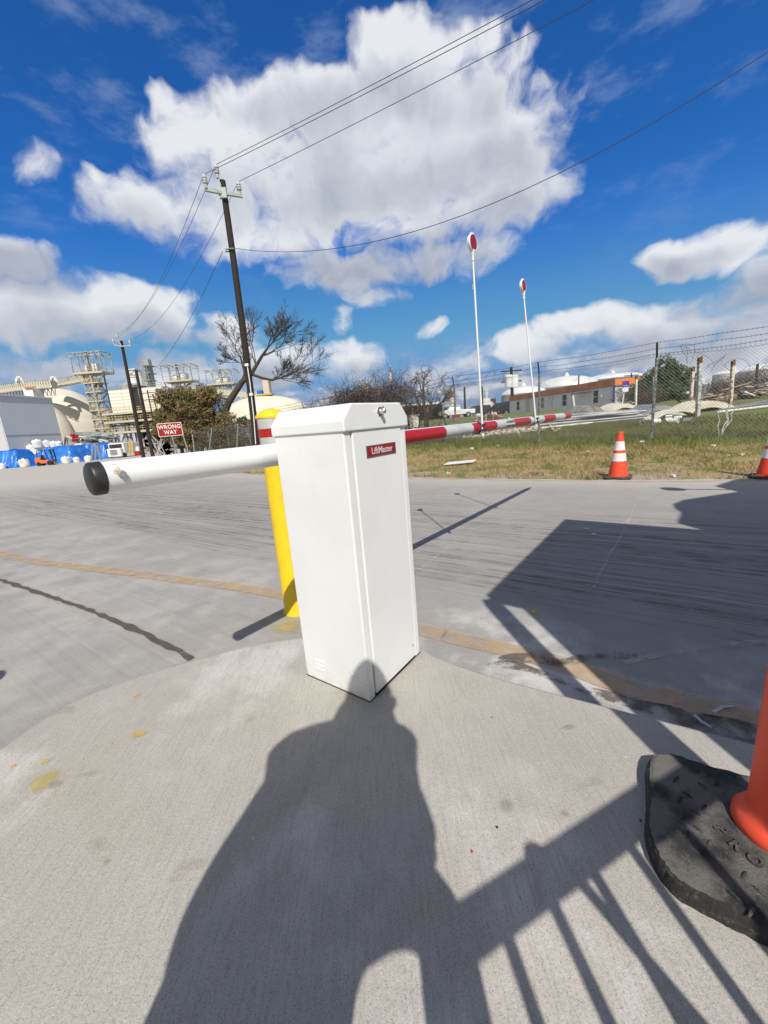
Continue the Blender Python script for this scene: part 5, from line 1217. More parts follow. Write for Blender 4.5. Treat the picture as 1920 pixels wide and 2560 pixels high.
# rusty posts
def fpost(x, yt, yb, Y, w_, lab, m_):
    b = at(x[1], yb, Y); t = at(x[0], yt, Y); b = Vector((b.x, b.y, min(b.z, gz(b.x, b.y)))); 
    r = thing('rusty_post', lab, 'post', b, 'rusty white posts behind the fence')
    MB().bar(b, b.lerp(t, .9), w_).build('post_shaft', m_, r, bevel=.01); a = b.lerp(t, .9)
    MB().bar(a, t, w_*.95, w_*.95).bar(a+Vector((w_*.3, 0, 0)), t+Vector((w_*.5, 0, .04)), w_*.4).build('rusted_top', M['rust'], r)
    return r
fpost((1733, 919), 919, 1010, 22, .15, 'shorter rusty white post left of the tallest rusty one', M['rusty_white']) if False else None
fpost((1732.5, 1727), 919, 1010, 19, .12, 'shorter rusty white post left of the tallest rusty one', M['rusty_white'])
fpost((1750, 1745), 893, 1029, 15.5, .125, 'tallest grey and white post with rusty top and rusty joint', mat('post_grey_white', (.55, .56, .55), .6, col2=(.20, .22, .22), ns=9))
fpost((1833, 1826), 902, 1005, 19, .13, 'rust spotted white post right of the tallest one', M['rusty_white'])
fpost((1591, 1589), 940, 1024, 24, .10, 'plain white post between the notice sign and the evergreen', M['white_dull'])
fpost((1635, 1633), 930, 1025, 17, .05, 'thin white post directly behind the tall fence post', M['white_dull'])
fpost((1431, 1438), 983, 1034, 22, .10, 'leaning white post before the grey building wall', M['white_dull'])
# debris pile
rd_ = random.Random(8)
lab_ = ['weathered board in the scrap heap at right', ]
bpd = gp(1800, 1004); r = thing('scrap_heap', 'heap of boards, bent sheets and rubble before the brown thicket at right', 'scrap', bpd)
mats_ = [mat('old_board', (.26, .19, .13), .85, col2=(.38, .33, .27), ns=3), M['steel'], M['white_dull'], mat('tan_board', (.42, .30, .18), .8), M['rust']]
for k in range(46):
    x = rd_.uniform(1735, 1925); y = 1000-((x-1735)*.10)-rd_.random()**1.5*24*(1 if x > 1800 else .3); Y = rd_.uniform(19.5, 22)
    c = at(x, y, Y); L_ = rd_.uniform(.5, 1.6) if k % 3 else rd_.uniform(.3, .6); a = rd_.uniform(-.5, .5); d = Vector((cos(a), rd_.uniform(-.4, .4), sin(a)*.5)).normalized()
    MB().bar(c-d*L_/2, c+d*L_/2, rd_.uniform(.05, .28) if k % 2 else .35, .03).build('plank' if k % 5 in (0, 3) else 'bent_sheet', mats_[k % 5], r)
MB().bar(at(1855, 978, 20), at(1905, 996, 20), .14, .05).build('beam', M['white_wall'], r)
c = at(1845, 1000, 21); mb = MB()
for k in range(60):
    p = at(rd_.uniform(1740, 1930), 1004-rd_.random()*12, 21.5); mb.box(p, (rd_.uniform(.2, .6), .4, rd_.uniform(.15, .4)), rd_.uniform(0, 3))
mb.build('rubble', mats_[0], r)
# ================================================================ WRONG WAY sign
sc0 = at(425, 1075, 20); b = Vector((sc0.x+.12, 20.05, gz(sc0.x, 20)-.05)); r = thing('road_sign', 'red WRONG WAY sign on a grey steel post before the bushy tree', 'road sign', b)
P4 = [at(x, y, 20) for x, y in ((450.5, 1057), (394, 1062), (401, 1091), (455, 1085))]
xa = (P4[0]-P4[1]).normalized(); ya = (P4[1]-P4[2]).normalized(); ctr = sum(P4, Vector())/4; ya = Vector((0, 0, 1)); ww = (P4[0]-P4[1]).length; hh = .60
xa = Vector((xa.x, .15, 0)).normalized(); yn = xa.cross(ya).normalized()
def rrect(w_, h_, rad_, n=6):
    out = []
    for cx, cy, a0 in ((w_/2-rad_, h_/2-rad_, 0), (-w_/2+rad_, h_/2-rad_, 90), (-w_/2+rad_, -h_/2+rad_, 180), (w_/2-rad_, -h_/2+rad_, 270)):
        for i in range(n+1): a = R(a0+90*i/n); out.append((cx+rad_*cos(a), cy+rad_*sin(a)))
    return out
def plate(name, w_, h_, rad_, off_, th, m_, par):
    poly = rrect(w_, h_, rad_); n = len(poly); V = [ctr+xa*x+ya*y+yn*off_ for x, y in poly]+[ctr+xa*x+ya*y+yn*(off_+th) for x, y in poly]
    F = [tuple(range(n))[::-1], tuple(range(n, 2*n))]+[(i, (i+1) % n, n+(i+1) % n, n+i) for i in range(n)]
    o_ = MB().add(V, F).build(name, m_, par); fixn(o_); return o_
pn = plate('sign_panel', 1.14, hh+.04, .05, 0, .012, M['white_wall'], r); plate('red_field', 1.09, hh-.01, .04, .0125, .003, mat('sign_red', (.30, .012, .012), .35), pn)
for body, dy in (('WRONG', .125), ('WAY', -.135)): text_mesh('lettering', body, .27, M['white_wall'], pn, frame(ctr+ya*dy+yn*.018, xa, ya), .001, bold=.004, sx=.94, spacing=1.06)
MB().bar(b, ctr-yn*.03+ya*.25, .06, .04).build('post', M['steel'], r)
# fence remains behind the sign
for x0, x1, y0, y1, lab in ((452, 472, 1070, 1125, 'leaning thin steel post right of the WRONG WAY sign'), (530, 523, 1070, 1118, 'leaning steel gate post below the bare tree trunk'), (595, 592, 1060, 1112, 'blue grey steel post left of the tall pole foot'), (481, 486, 1085, 1122, 'short thin steel post between the sign and the bare trunk')):
    a, e = at(x0, y0, 25), at(x1, y1+8, 25); tag(MB().tube([e, a], .04, 8).build('steel_post', M['steel'], smooth=True, o=e), lab, 'post')
b = at(608, 1090, 45); r = thing('shed', 'white shed with an orange roof edge seen past the tall pole foot', 'shed', Vector((b.x, 45, gz(b.x, 45))))
mb = MB(); sbox(mb, 592, 625, 1064, 1115, 45, 4); mb.build('wall', M['white_wall'], r); mb = MB(); sbox(mb, 588, 628, 1056, 1064, 44.7, 4.6); mb.build('roof', M['fascia'], r)
# ================================================================ grey hall, left edge
Kc, Ke = at(27, 1134, 78), at(159, 1112, 90); Kc.z = Ke.z = -1.6; zt = at(136, 996.5, 90).z; z0 = -1.6
r = thing('warehouse', 'pale grey windowless warehouse at the left edge', 'building', Kc)
dK = (Ke-Kc); dK.z = 0; LK = dK.length; dK.normalize(); nK = Vector((-dK.y, dK.x, 0))
m, nt, bb, Pg = newmat('ribbed_grey'); sp_ = nt.new('ShaderNodeSeparateXYZ'); nt.put(sp_.inputs[0], Pg); g2_ = nt.math('PINGPONG', nt.math('MULTIPLY', sp_.outputs[1], 2.2), 1)
nt.put(bb.inputs['Base Color'], nt.mix(nt.ramp(g2_, 0, .15), (.46, .48, .50), (.54, .565, .59))); bb.inputs['Roughness'].default_value = .6
MB().obox(Kc, dK*LK, nK*22, ez*(zt-z0)).build('wall', m, r)
MB().obox(Kc-dK*.08+nK*.2, nK*2.0, dK*.07, ez*(zt-z0-.2)).build('corner_strip', M['grey_cladding'], r)
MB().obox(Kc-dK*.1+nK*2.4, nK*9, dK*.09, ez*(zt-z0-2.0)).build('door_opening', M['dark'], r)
for q_ in (3.4, 5.0): MB().obox(Kc-dK*.2+nK*q_, nK*.35, dK*.09, ez*(zt-z0-2.2)).build('door_rail', M['grey_cladding'], r)
MB().obox(Kc-nK*.02+ez*6.2, dK*LK, -nK*.05, ez*.10).build('wall_seam', M['tank_grey'], r)
MB().obox(Kc-nK*.25+ez*(zt-z0)-dK*.3, dK*(LK+.3), nK*22.3, ez*.25).build('roof_edge', M['grey_cladding'], r)
# ================================================================ cement domes
def dome(cx, Yc, xl, xr, top, lab, m_, ysp=1120, squash=1.0):
    yb_ = ysp; A_, B__ = at(xl, yb_, Yc), at(xr, yb_, Yc); rr_ = (B__.x-A_.x)/2; c = Vector(((A_.x+B__.x)/2, Yc, -1.5)); zt = at(cx, top, Yc).z; h_ = zt+1.5
    r = thing('storage_dome', lab, 'storage dome', c)
    cyl = h_*.25; pr_ = [(rr_, 0), (rr_, cyl)]+[(rr_*cos(R(a)), cyl+(h_-cyl)*sin(R(a))) for a in range(4, 90, 4)]+[(0, h_)]
    MB().lathe(c, pr_, 72).build('dome_shell', m_, r, smooth=True)
    return r, c, zt, rr_
dome(170, 150, 84, 276, 970, 'large cream concrete dome beside the lattice tower at left', M['dome_white'])
dome(150, 125, 100, 190, 1012, 'smaller grey cream dome just right of the grey warehouse', M['concrete_pale'])
dome(672, 160, 545, 800, 988, 'broad cream dome behind the tall pole and cabinet', M['dome_white'], 1090)
# ================================================================ lattice towers
def tower(Y, xl, xr, yt, yb, lab, plat=6, head=(10, 38), dark=False):
    c0_, c1__ = at(xl, yb, Y), at(xr, yb, Y); w_ = max(3, abs(c1__.x-c0_.x)); zt = at((xl+xr)/2, yt, Y).z; z0 = -1.6; cx = (c0_.x+c1__.x)/2
    tt = at((xl+xr)/2, yt, Y); cx = (cx+tt.x)/2
    r = thing('lattice_tower', lab, 'tower', Vector((cx, Y, z0)), 'steel lattice towers of the plant')
    H_ = zt-z0; hz_ = H_*.20; ms = M['struct']
    fr = MB(); n = 9; zz = [z0+(H_-hz_)*i/n for i in range(n+1)]
    cs = [(-w_/2, -w_/2), (w_/2, -w_/2), (w_/2, w_/2), (-w_/2, w_/2)]
    for x, y in cs: fr.bar((cx+x, Y+y, z0), (cx+x, Y+y, zz[-1]), .38)
    for i in range(n):
        for k in range(4):
            a, b_ = cs[k], cs[(k+1) % 4]; p0 = Vector((cx+a[0], Y+a[1], zz[i])); p1 = Vector((cx+b_[0], Y+b_[1], zz[i])); q0 = Vector((p0.x, p0.y, zz[i+1])); q1 = Vector((p1.x, p1.y, zz[i+1]))
            fr.bar(p0, p1, .26); fr.bar(p0, q1, .20) if (i+k) % 2 else fr.bar(p1, q0, .20)
            if k == 0: fr.bar(p0, q1, .14); fr.bar(p1, q0, .14)
    fr.bar((cx+w_*.15, Y-w_/2-.3, z0), (cx+w_*.15, Y-w_/2-.3, zt), .7, .5); fr.build('frame', ms, r)
    for i in range(1, n+1, 1 if plat > 6 else 2):
        z = zz[i]; pf = MB().box((cx+w_*.1, Y-.4, z), (w_*1.25, w_*1.2, .28)).build('platform', M['platform'], r)
        rl = MB()
        for hh_ in (.6, 1.2): rl.bar((cx-w_*.52, Y-w_*.65, z+hh_), (cx+w_*.72, Y-w_*.65, z+hh_), .09)
        for j in range(9): x = cx-w_*.52+w_*1.24*j/8; rl.bar((x, Y-w_*.65, z), (x, Y-w_*.65, z+1.2), .09)
        rl.build('guard_rail', M['safety_yellow'], pf)
        if i < n: MB().bar((cx-w_*.4, Y-w_*.6, z), (cx+w_*.45, Y-w_*.6, zz[i+1]), .45, .18).build('stair_flight', M['struct'] if i % 2 else M['safety_yellow'], r)
    # cantilevered head frame
    hw = w_*head[1]/22; hx0, hx1 = cx-hw*.62, cx+hw*.72; z1 = zz[-1]; MB().box(((hx0+hx1)/2, Y-.2, z1+.2), (hx1-hx0, w_*1.5, .5)).build('platform', M['platform'], r)
    hf = MB()
    for j in range(5):
        x = hx0+(hx1-hx0)*j/4
        for y in (-w_*.7, w_*.7): hf.bar((x, Y+y, z1), (x-.0, Y+y, zt), .24)
        hf.bar((x, Y-w_*.7, zt), (x, Y+w_*.7, zt), .22)
    for y in (-w_*.7, w_*.7):
        for h_ in (zt, zt-.9): hf.bar((hx0-.8, Y+y, h_), (hx1+.8, Y+y, h_), .22)
        for j in range(4):
            xa2, xb2 = hx0+(hx1-hx0)*j/4, hx0+(hx1-hx0)*(j+1)/4; hf.bar((xa2, Y+y, zt-.9), (xb2, Y+y, zt), .12)
        for h_ in (1.0, 1.9): hf.bar((hx0, Y+y, z1+h_), (hx1, Y+y, z1+h_), .12)
    for sx in (-1, 1): hf.bar((cx+sx*w_*.5, Y-w_*.5, z1-w_*1.0), ((hx0 if sx < 0 else hx1), Y-w_*.6, z1), .26)
    hf.build('head_frame', ms, r)
    MB().box((cx+.2*w_, Y, z1+1.8), (w_*.8, w_*.6, 2.4)).build('motor_house', M['white_dull'], r); MB().lathe((cx-.35*w_, Y, z1+.4), [(w_*.22, 0), (w_*.22, 1.8), (w_*.08, 3.0)], 12).build('filter', M['white_dull'], r, smooth=True); MB().box((cx-.1*w_, Y, z1-2.4), (w_*.5, w_*.5, 2.4)).build('bin', M['white_dull'], r)
    MB().box((cx+.28*w_, Y-.3, z1-3.2), (w_*.4, w_*.4, 1.6)).build('chute', mat('ochre', (.42, .24, .06), .7) if 'ochre' not in bpy.data.materials else bpy.data.materials['ochre'], r)
    return r
tower(132, 232, 262, 882, 1100, 'tallest lattice tower with stairs beside the large dome at left', 9)
tower(150, 447, 477, 913, 1100, 'lattice tower head rising behind the bushy tree', 6)
tower(165, 552, 580, 925, 1100, 'lattice tower head farthest right, between bushy tree and tall pole', 6)
# ================================================================ conveyor galleries
def conveyor(pts, Y, th, lab, legs=(), Y2=None):
    P = [at(x, y, Y+(((Y2 or Y)-Y)*i/(len(pts)-1))) for i, (x, y) in enumerate(pts)]; r = thing('conveyor_gallery', lab, 'conveyor', P[0], 'conveyor galleries of the plant')
    mb = MB()
    for a, b_ in zip(P, P[1:]): mb.bar(a, b_, 2.4, th)
    mb.build('gallery', M['platform'], r); mb = MB()
    for a, b_ in zip(P, P[1:]):
        n = 12; mb.bar(a+Vector((0, -1.3, th*.7)), b_+Vector((0, -1.3, th*.7)), .16)
        for i in range(n+1): p = a.lerp(b_, i/n)+Vector((0, -1.3, 0)); mb.bar(p, p+ez*th*.7, .10)
        mb.bar(a+Vector((0, -1.25, -th*.5)), b_+Vector((0, -1.25, -th*.5)), .4, .25)
    mb.build('guard_rail', M['struct'], r); mb = MB()
    for p, q_ in zip(P, P[1:]):
        n = 8
        for i in range(n): a = p.lerp(q_, i/n); b_ = p.lerp(q_, (i+1)/n); mb.bar(a-ez*th*.5, (a+b_)/2-ez*(th*1.5), .16); mb.bar((a+b_)/2-ez*(th*1.5), b_-ez*th*.5, .16); mb.bar((a+b_)/2-ez*(th*1.5)-(b_-a)*.5, (a+b_)/2-ez*(th*1.5)+(b_-a)*.5, .18)
    if legs: mb.build('truss', M['struct'], r)
    return r
conveyor([(-40, 979), (0, 975), (60, 967), (136, 961)], 134, 2.2, 'level conveyor gallery on the domes at the left edge', (1,))
conveyor([(136, 962), (180, 953), (228, 945)], 140, 1.9, 'inclined conveyor gallery from the large dome up to the tallest tower')
conveyor([(470, 970), (520, 977), (620, 988), (650, 986)], 158, 2.0, 'conveyor gallery with white trusses behind the bare tree', (1,))
for x0, lab in ((45, 'white bent frame on the gallery at the left edge'), (130, 'white bent frame above the large dome top')):
    Yb = 136; P = [at(x0-4, 960, Yb), at(x0, 943, Yb), at(x0+8, 943, Yb), at(x0+16, 958, Yb)]; mb = MB()
    for a, b_ in zip(P, P[1:]): mb.bar(a, b_, .8, .6)
    tag(mb.build('support_frame', M['tank_white'], o=P[0]), lab, 'frame')
b = at(75, 985, 130); r = thing('drive_house', 'pale drive house with an orange rail on the gallery at left', 'building', b); mb = MB(); sbox(mb, 62, 86, 970, 992, 130, 4); mb.build('cabin', M['tank_white'], r); mb = MB(); sbox(mb, 60, 88, 966, 970, 129.5, .3); mb.build('rail', mat('rail_orange', (.5, .2, .1), .6), r)
b = at(665, 985, 155); r = thing('vent_tower', 'white streaked vent tower on top of the broad dome', 'tower', b); mb = MB(); sbox(mb, 660, 675, 950, 988, 155, 4); mb.build('shaft', M['rusty_white'], r); mb = MB(); sbox(mb, 643, 655, 976, 987, 154, 3); mb.build('blue_tank', M['tarp'], r); mb = MB(); sbox(mb, 640, 679, 984, 988, 153.5, 5); mb.build('deck', M['safety_yellow'], r)
# ================================================================ silo block on steel floors
Y = 118; r = thing('silo_block', 'white ribbed silo block raised on open steel floors', 'building', Vector((at(340, 1100, Y).x, Y, -1.6)))
m, nt, bb, Pg = newmat('silo_panels'); sp_ = nt.new('ShaderNodeSeparateXYZ'); nt.put(sp_.inputs[0], Pg)
h1 = nt.math('PINGPONG', nt.math('MULTIPLY', sp_.outputs[2], 2.2), 1); h2 = nt.math('PINGPONG', nt.math('MULTIPLY', sp_.outputs[0], .5), 1)
cc_ = nt.mix(nt.ramp(h1, 0, .5), (.54, .51, .42), (.76, .74, .66)); nt.put(bb.inputs['Base Color'], nt.mix(nt.ramp(h2, 0, .06), (.34, .33, .29), cc_)); bb.inputs['Roughness'].default_value = .7
def sx(px, py=1035): return at(px, py, Y).x
def sz(px, py): return at(px, py, Y).z
x0, x1, x2, x3 = sx(275, 1000), sx(330, 1000), sx(350, 1000), sx(412, 1000); zt, zb_ = sz(300, 974), sz(300, 1034)
for a, b_ in ((x0, x1), (x2, x3)): MB().obox((a, Y, zb_), (b_-a, 0, 0), (0, 9, 0), ez*(zt-zb_)).build('silo_bin', m, r)
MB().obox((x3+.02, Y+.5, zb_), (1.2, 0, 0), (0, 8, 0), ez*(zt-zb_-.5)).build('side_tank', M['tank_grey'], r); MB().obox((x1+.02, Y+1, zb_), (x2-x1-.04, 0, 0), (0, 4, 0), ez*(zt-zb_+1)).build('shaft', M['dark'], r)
fl_ = [zb_-.3, sz(310, 1057), sz(318, 1083), sz(325, 1105)]
for i, z in enumerate(fl_[:3]):
    f_ = MB().obox((x0-2.2, Y-1.6, z), (x3-x0+3.2, 0, 0), (0, 11, 0), ez*.55).build('floor_slab', M['platform'], r); rl = MB(); zz_ = z+.55
    for h_ in (.6, 1.2): rl.bar((x0-2.2, Y-1.5, zz_+h_), (x3+1, Y-1.5, zz_+h_), .10)
    for j in range(22): x = x0-2.2+(x3-x0+3.2)*j/21; rl.bar((x, Y-1.5, zz_), (x, Y-1.5, zz_+1.2), .10)
    rl.build('guard_rail', M['safety_yellow'], f_)
mb = MB(); nb = 5
for j in range(nb+1):
    x = x0-1.2+(x3-x0+1.6)*j/nb
    for y in (0, 8): mb.bar((x, Y+y, -1.6), (x, Y+y, zb_), .75 if j % 2 else .55)
for i in range(3):
    za = fl_[i]; zc = fl_[i+1] if i < 2 else -1.6
    for j in range(nb):
        xa2 = x0-1.2+(x3-x0+1.6)*j/nb; xb2 = x0-1.2+(x3-x0+1.6)*(j+1)/nb
        if j % 2 == 0: mb.bar((xa2, Y, zc+.6), (xb2, Y, za), .32)
        else: mb.bar((xa2, Y, za), (xb2, Y, zc+.6), .32)
for j in range(nb+1):
    x = x0-1.2+(x3-x0+1.6)*j/nb
    for zq in (zb_-.9, fl_[1]-.5): mb.bar((x, Y, zq), (x, Y+8, zq), .3)
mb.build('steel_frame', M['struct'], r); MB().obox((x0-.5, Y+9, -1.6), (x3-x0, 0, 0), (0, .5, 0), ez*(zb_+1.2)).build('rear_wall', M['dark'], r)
mb = MB(); mb.box((sx(292, 960), Y+4, zt+1.0), (2.6, 2.6, 2)); mb.lathe((sx(300, 960), Y+3, zt), [(1.4, 0), (1.4, 1.4), (0, 2.6)], 14); 
for j in range(10): mb.tube([(x0+j*(x3-x0)/9, Y, zt), (x0+j*(x3-x0)/9, Y, zt+1.1)], .06, 4)
mb.bar((x0, Y, zt+1.1), (x3, Y, zt+1.1), .1); mb.bar((x0, Y, zt+.55), (x3, Y, zt+.55), .1)
mb.build('roof_equipment', M['struct'], r)
# preheater tower over the block
Yt = 126; xm0, xm1 = at(322, 960, Yt).x, at(345, 960, Yt).x; zT = at(332, 925, Yt).z
r = thing('process_tower', 'cluttered grey process tower with a white hopper above the silo block', 'tower', Vector(((xm0+xm1)/2, Yt, zt-6)))
mb = MB(); wb = xm1-xm0
for x in (xm0, xm1):
    for y in (0, 4): mb.bar((x, Yt+y, zt-6), (x, Yt+y, zT), .35)
nn2 = 6
for i in range(nn2+1):
    z = zt-6+(zT-zt+6)*i/nn2; mb.bar((xm0, Yt, z), (xm1, Yt, z), .3)
    if i < nn2: z2_ = zt-6+(zT-zt+6)*(i+1)/nn2; mb.bar((xm0, Yt, z), (xm1, Yt, z2_), .2); mb.bar((xm1, Yt, z), (xm0, Yt, z2_), .2)
mb.build('frame', M['struct'], r)
MB().box(((xm0+xm1)/2, Yt+1.5, zT-1.2), (wb*1.0, 3, 3.2)).build('cabin', M['tank_white'], r); MB().lathe(((xm0+xm1)/2, Yt+1, zT-6), [(.3, 0), (1.5, 2.2), (1.5, 3.6)], 12).build('hopper', M['white_wall'], r)
MB().tube([at(346, 932, Yt), at(352, 950, Yt), at(356, 985, Yt)], .6, 8).build('duct', M['grey_cladding'], r)
xs_, xe_ = at(354, 955, Yt).x, at(374, 955, Yt).x
for i in range(5):
    z = zt-1+i*2.1; f_ = MB().box(((xs_+xe_)/2+.2*i, Yt+2, z), (xe_-xs_, 4, .22)).build('platform', M['struct'], r); rl = MB()
    rl.bar((xs_, Yt-.1, z+1.1), (xe_, Yt-.1, z+1.1), .10)
    for j in range(5): x = xs_+(xe_-xs_)*j/4; rl.bar((x, Yt-.1, z), (x, Yt-.1, z+2.1), .12)
    rl.build('guard_rail', M['struct'] if i < 4 else mat('rail_red', (.40, .24, .20), .7), f_)
MB().box(((xs_+xe_)/2, Yt+3, zt+4), ((xe_-xs_)*.7, 2, 11)).build('machinery', M['tank_grey'], r)
# pipe rack between the warehouse and the silo block
Yp = 105; r = thing('pipe_rack', 'low rack of pipes and girders running from the warehouse to the silo block', 'pipe rack', Vector((at(160, 1110, Yp).x, Yp, -1.6))); mb = MB(); rk = random.Random(6)
for k in range(14):
    xa2 = rk.uniform(160, 215); xb2 = xa2+rk.uniform(50, 90); y = 1081+rk.random()*30-(xa2-160)*.04; mb.bar(at(xa2, y, Yp+rk.uniform(-2, 2)), at(xb2, y-(xb2-xa2)*.02+rk.uniform(-1, 6), Yp+rk.uniform(-2, 2)), rk.choice((.25, .4, .5)))
for k in range(18):
    x = rk.uniform(162, 300); mb.bar(at(x, 1088, Yp), at(x+rk.uniform(-6, 8), 1128, Yp), .28)
mb.build('girder', M['struct'], r); mb = MB()
for k in range(7): x = 165+k*14; mb.bar(at(x, 1090+k, Yp-1), at(x+35, 1092+rk.uniform(-3, 14), Yp-1), .3)
mb.build('pipe_run', M['white_dull'], r); mb = MB()
for x, y in ((182, 1088), (190, 1092), (188, 1101)): mb.box(at(x, y, Yp-2), (.9, .5, .7))
mb.build('valve', M['red'], r)
mb = MB(); sbox(mb, 188, 205, 1108, 1116, Yp-3, 3); mb.build('panel', M['white_wall'], r)
# silver A-frame stands before the blue sheets
b = at(240, 1145, 70); r = thing('a_frame_stand', 'pair of thin steel A-frame legs before the right blue sheet', 'frame', Vector((b.x, 70, -1.35))); mb = MB()
for a, e in (((232, 1112), (230, 1150)), ((242, 1110), (238, 1150)), ((243, 1110), (252, 1150)), ((234, 1110), (246, 1109))): mb.bar(at(*a, 70), at(*e, 70), .22)
mb.build('leg', M['steel'], r)
# ================================================================ blue tarpaulins over stock
def tarp(x0, x1, yt, yb, Y, lab, dep=6, tl=.18, tr_=.22, seed=1):
    A_, B__ = at(x0, yb, Y), at(x1, yb, Y); zb2 = gz(A_.x, Y); zt = at((x0+x1)/2, yt, Y).z; c = Vector(((A_.x+B__.x)/2, Y, zb2)); W_ = (B__.x-A_.x); n, m2 = 44, 16; V = []; F = []
    for j in range(m2+1):
        for i in range(n+1):
            u, v = i/n, j/m2; hx = min(1, u/tl, (1-u)/tr_); hy = min(1, v/.28, (1-v)/.28); hx, hy = hx*hx*(3-2*hx), hy*hy*(3-2*hy); h_ = (zt-zb2)*min(hx, hy)
            f_ = noise.noise(Vector((u*13+seed*5, v*5, seed)))*.32+noise.noise(Vector((u*34, v*3, seed*3)))*.30+noise.noise(Vector((u*60+v*20, v*9, seed)))*.14
            V.append((c.x-W_/2+W_*u, Y-dep*.25+dep*v+f_*.9, zb2+max(0, h_+f_*min(1, h_)*.8)))
    for j in range(m2):
        for i in range(n): a = j*(n+1)+i; F.append((a, a+1, a+n+2, a+n+1))
    q = MB().add(V, F).build('tarpaulin', M['tarp'], smooth=True, o=c); tag(q, lab, 'tarpaulin', 'blue tarpaulins over stacked goods'); return q
tarp(-25, 68, 1127, 1175, 72, 'deep blue tarpaulin heap at the left edge', seed=1)
tarp(66, 208, 1118, 1162, 76, 'large creased blue tarpaulin heap behind the forklift', dep=8, tl=.42, tr_=.22, seed=2)
tarp(188, 285, 1110, 1148, 84, 'blue tarpaulin heap behind the A-frame legs', seed=3)
# bulk bags
def bag(loc, s, lab, first=[None]):
    if first[0] is None:
        mb = MB(); pr_ = [(.42, 0), (.50, .06), (.54, .4), (.52, .8), (.42, .95), (.16, 1.0), (.10, 1.08), (.14, 1.14)]; mb.lathe((0, 0, 0), pr_, 16)
        mb.v = [(x*(1+.30*noise.noise(Vector((x*2, y*2, z*3)))), y*(1+.30*noise.noise(Vector((x*2+5, y*2, z*3)))), z*(1+.06*noise.noise(Vector((x*3, y*3, 1))))) for x, y, z in mb.v]
        q = thing('bulk_bag', lab, 'bulk bag', (0, 0, 0), 'white bulk bags around the tarpaulins'); mb.build('bag_body', M['bag'], q, smooth=True)
        l_ = MB()
        for a in (45, 135, 225, 315): p = Vector((cos(R(a))*.42, sin(R(a))*.42, .88)); l_.tube([p, p+Vector((0, 0, .22)), p*0.75+Vector((0, 0, .30)), p*.8+Vector((0, 0, .18))], .02, 4)
        l_.build('lifting_loop', M['bag'], q); first[0] = q; q.location = loc; q.scale = (s,)*3; return q
    return dup(first[0], loc, random.Random(int(loc[0]*100)).random()*3, lab, s)
for x, y, Y, w_, up_, lab in ((6, 1168, 70, 14, 0, 'white bulk bag cut by the left edge'), (64, 1170, 69, 21, 0, 'slumped white bulk bag between two blue heaps'), (167, 1160, 72, 18, 0, 'white bulk bag on the ground right of the forklift'), (193, 1156, 73, 14, 0, 'white bulk bag on the ground before the second blue heap'), (221, 1150, 74, 15, 0, 'pale bulk bag on the ground just left of the A-frame legs'),
        (80, 1144, 82, 20, 1.3, 'bulk bag lower in the left stack above the blue heap'), (80, 1132, 82.2, 20, 2.3, 'topmost bulk bag of the left stack'), (97, 1120, 82, 21, 3.2, 'highest bulk bag beside the warehouse wall'), (97, 1135, 82.3, 20, 2.0, 'bulk bag under the highest one'), (119, 1118, 83, 17, 3.0, 'bulk bag on the blue heap right of the highest one'), (136, 1118, 83, 15, 3.0, 'third bulk bag along the top of the blue heap'), (150, 1118, 83, 15, 2.9, 'rightmost bulk bag on top of the large blue heap')):
    p = at(x, y, Y); wm = w_/980*Y; z = gz(p.x, Y) if not up_ else at(x, y, Y).z; bag(Vector((p.x, Y, z)), wm/1.08, lab)
p = at(84, 1165, 70); 
# ================================================================ forklift
p = at(120, 1160, 68); fk = thing('forklift', 'small orange forklift in front of the blue tarpaulin heap', 'forklift', (0, 0, 0)); M['fk'] = mat('forklift_orange', (.75, .16, .05), .4)
q = MB().add([], []); pr_ = [(-1.15, .35), (-1.2, .95), (-1.0, 1.12), (-.55, 1.15), (-.45, .75), (.35, .7), (.75, .6), (.8, .3)]; n = len(pr_); V = [(x, -.5, z) for x, z in pr_]+[(x, .5, z) for x, z in pr_]; F = [tuple(range(n)), tuple(range(n, 2*n))[::-1]]+[(i, n+i, n+(i+1) % n, (i+1) % n) for i in range(n)]
o_ = MB().add(V, F).build('body', M['fk'], fk, bevel=.05); fixn(o_)
mb = MB()
for s_ in (-1, 1): mb.bar((-.85, s_*.45, 1.1), (-.65, s_*.45, 2.05), .07); mb.bar((.55, s_*.45, .7), (.25, s_*.45, 2.05), .07); mb.bar((-.7, s_*.45, 2.05), (.3, s_*.45, 2.05), .07)
for k in range(6): mb.bar((-.65+.18*k, -.45, 2.06), (-.65+.18*k, .45, 2.06), .05)
mb.build('overhead_guard', M['black'], fk)
mb = MB()
for s_ in (-1, 1): mb.bar((.95, s_*.3, .1), (.9, s_*.3, 2.15), .12)
for z in (.4, 1.2, 2.1): mb.bar((.92, -.3, z), (.92, .3, z), .1)
mb.build('mast', M['black'], fk); mb = MB()
for s_ in (-1, 1): mb.bar((1.02, s_*.22, .12), (2.0, s_*.22, .10), .12, .05)
mb.bar((1.03, -.4, .3), (1.03, .4, .3), .06, .3); mb.build('fork', M['steel'], fk)
MB().box((-.25, 0, .95), (.45, .5, .12)).box((-.45, 0, 1.2), (.12, .5, .5)).build('seat', M['black'], fk)
for x, rr_ in ((-.8, .28), (.55, .34)):
    for s_ in (-1, 1):
        wv_ = MB().lathe((x, s_*.42, rr_), [(rr_*.6, -.12), (rr_, -.10), (rr_, .10), (rr_*.6, .12)], 18, ax=(0, s_, 0)).build('wheel', M['tyre'], fk, smooth=True); MB().lathe((x, s_*.42, rr_), [(rr_*.58, .10), (0, .12)], 12, ax=(0, s_, 0)).build('rim', M['white_wall'], wv_)
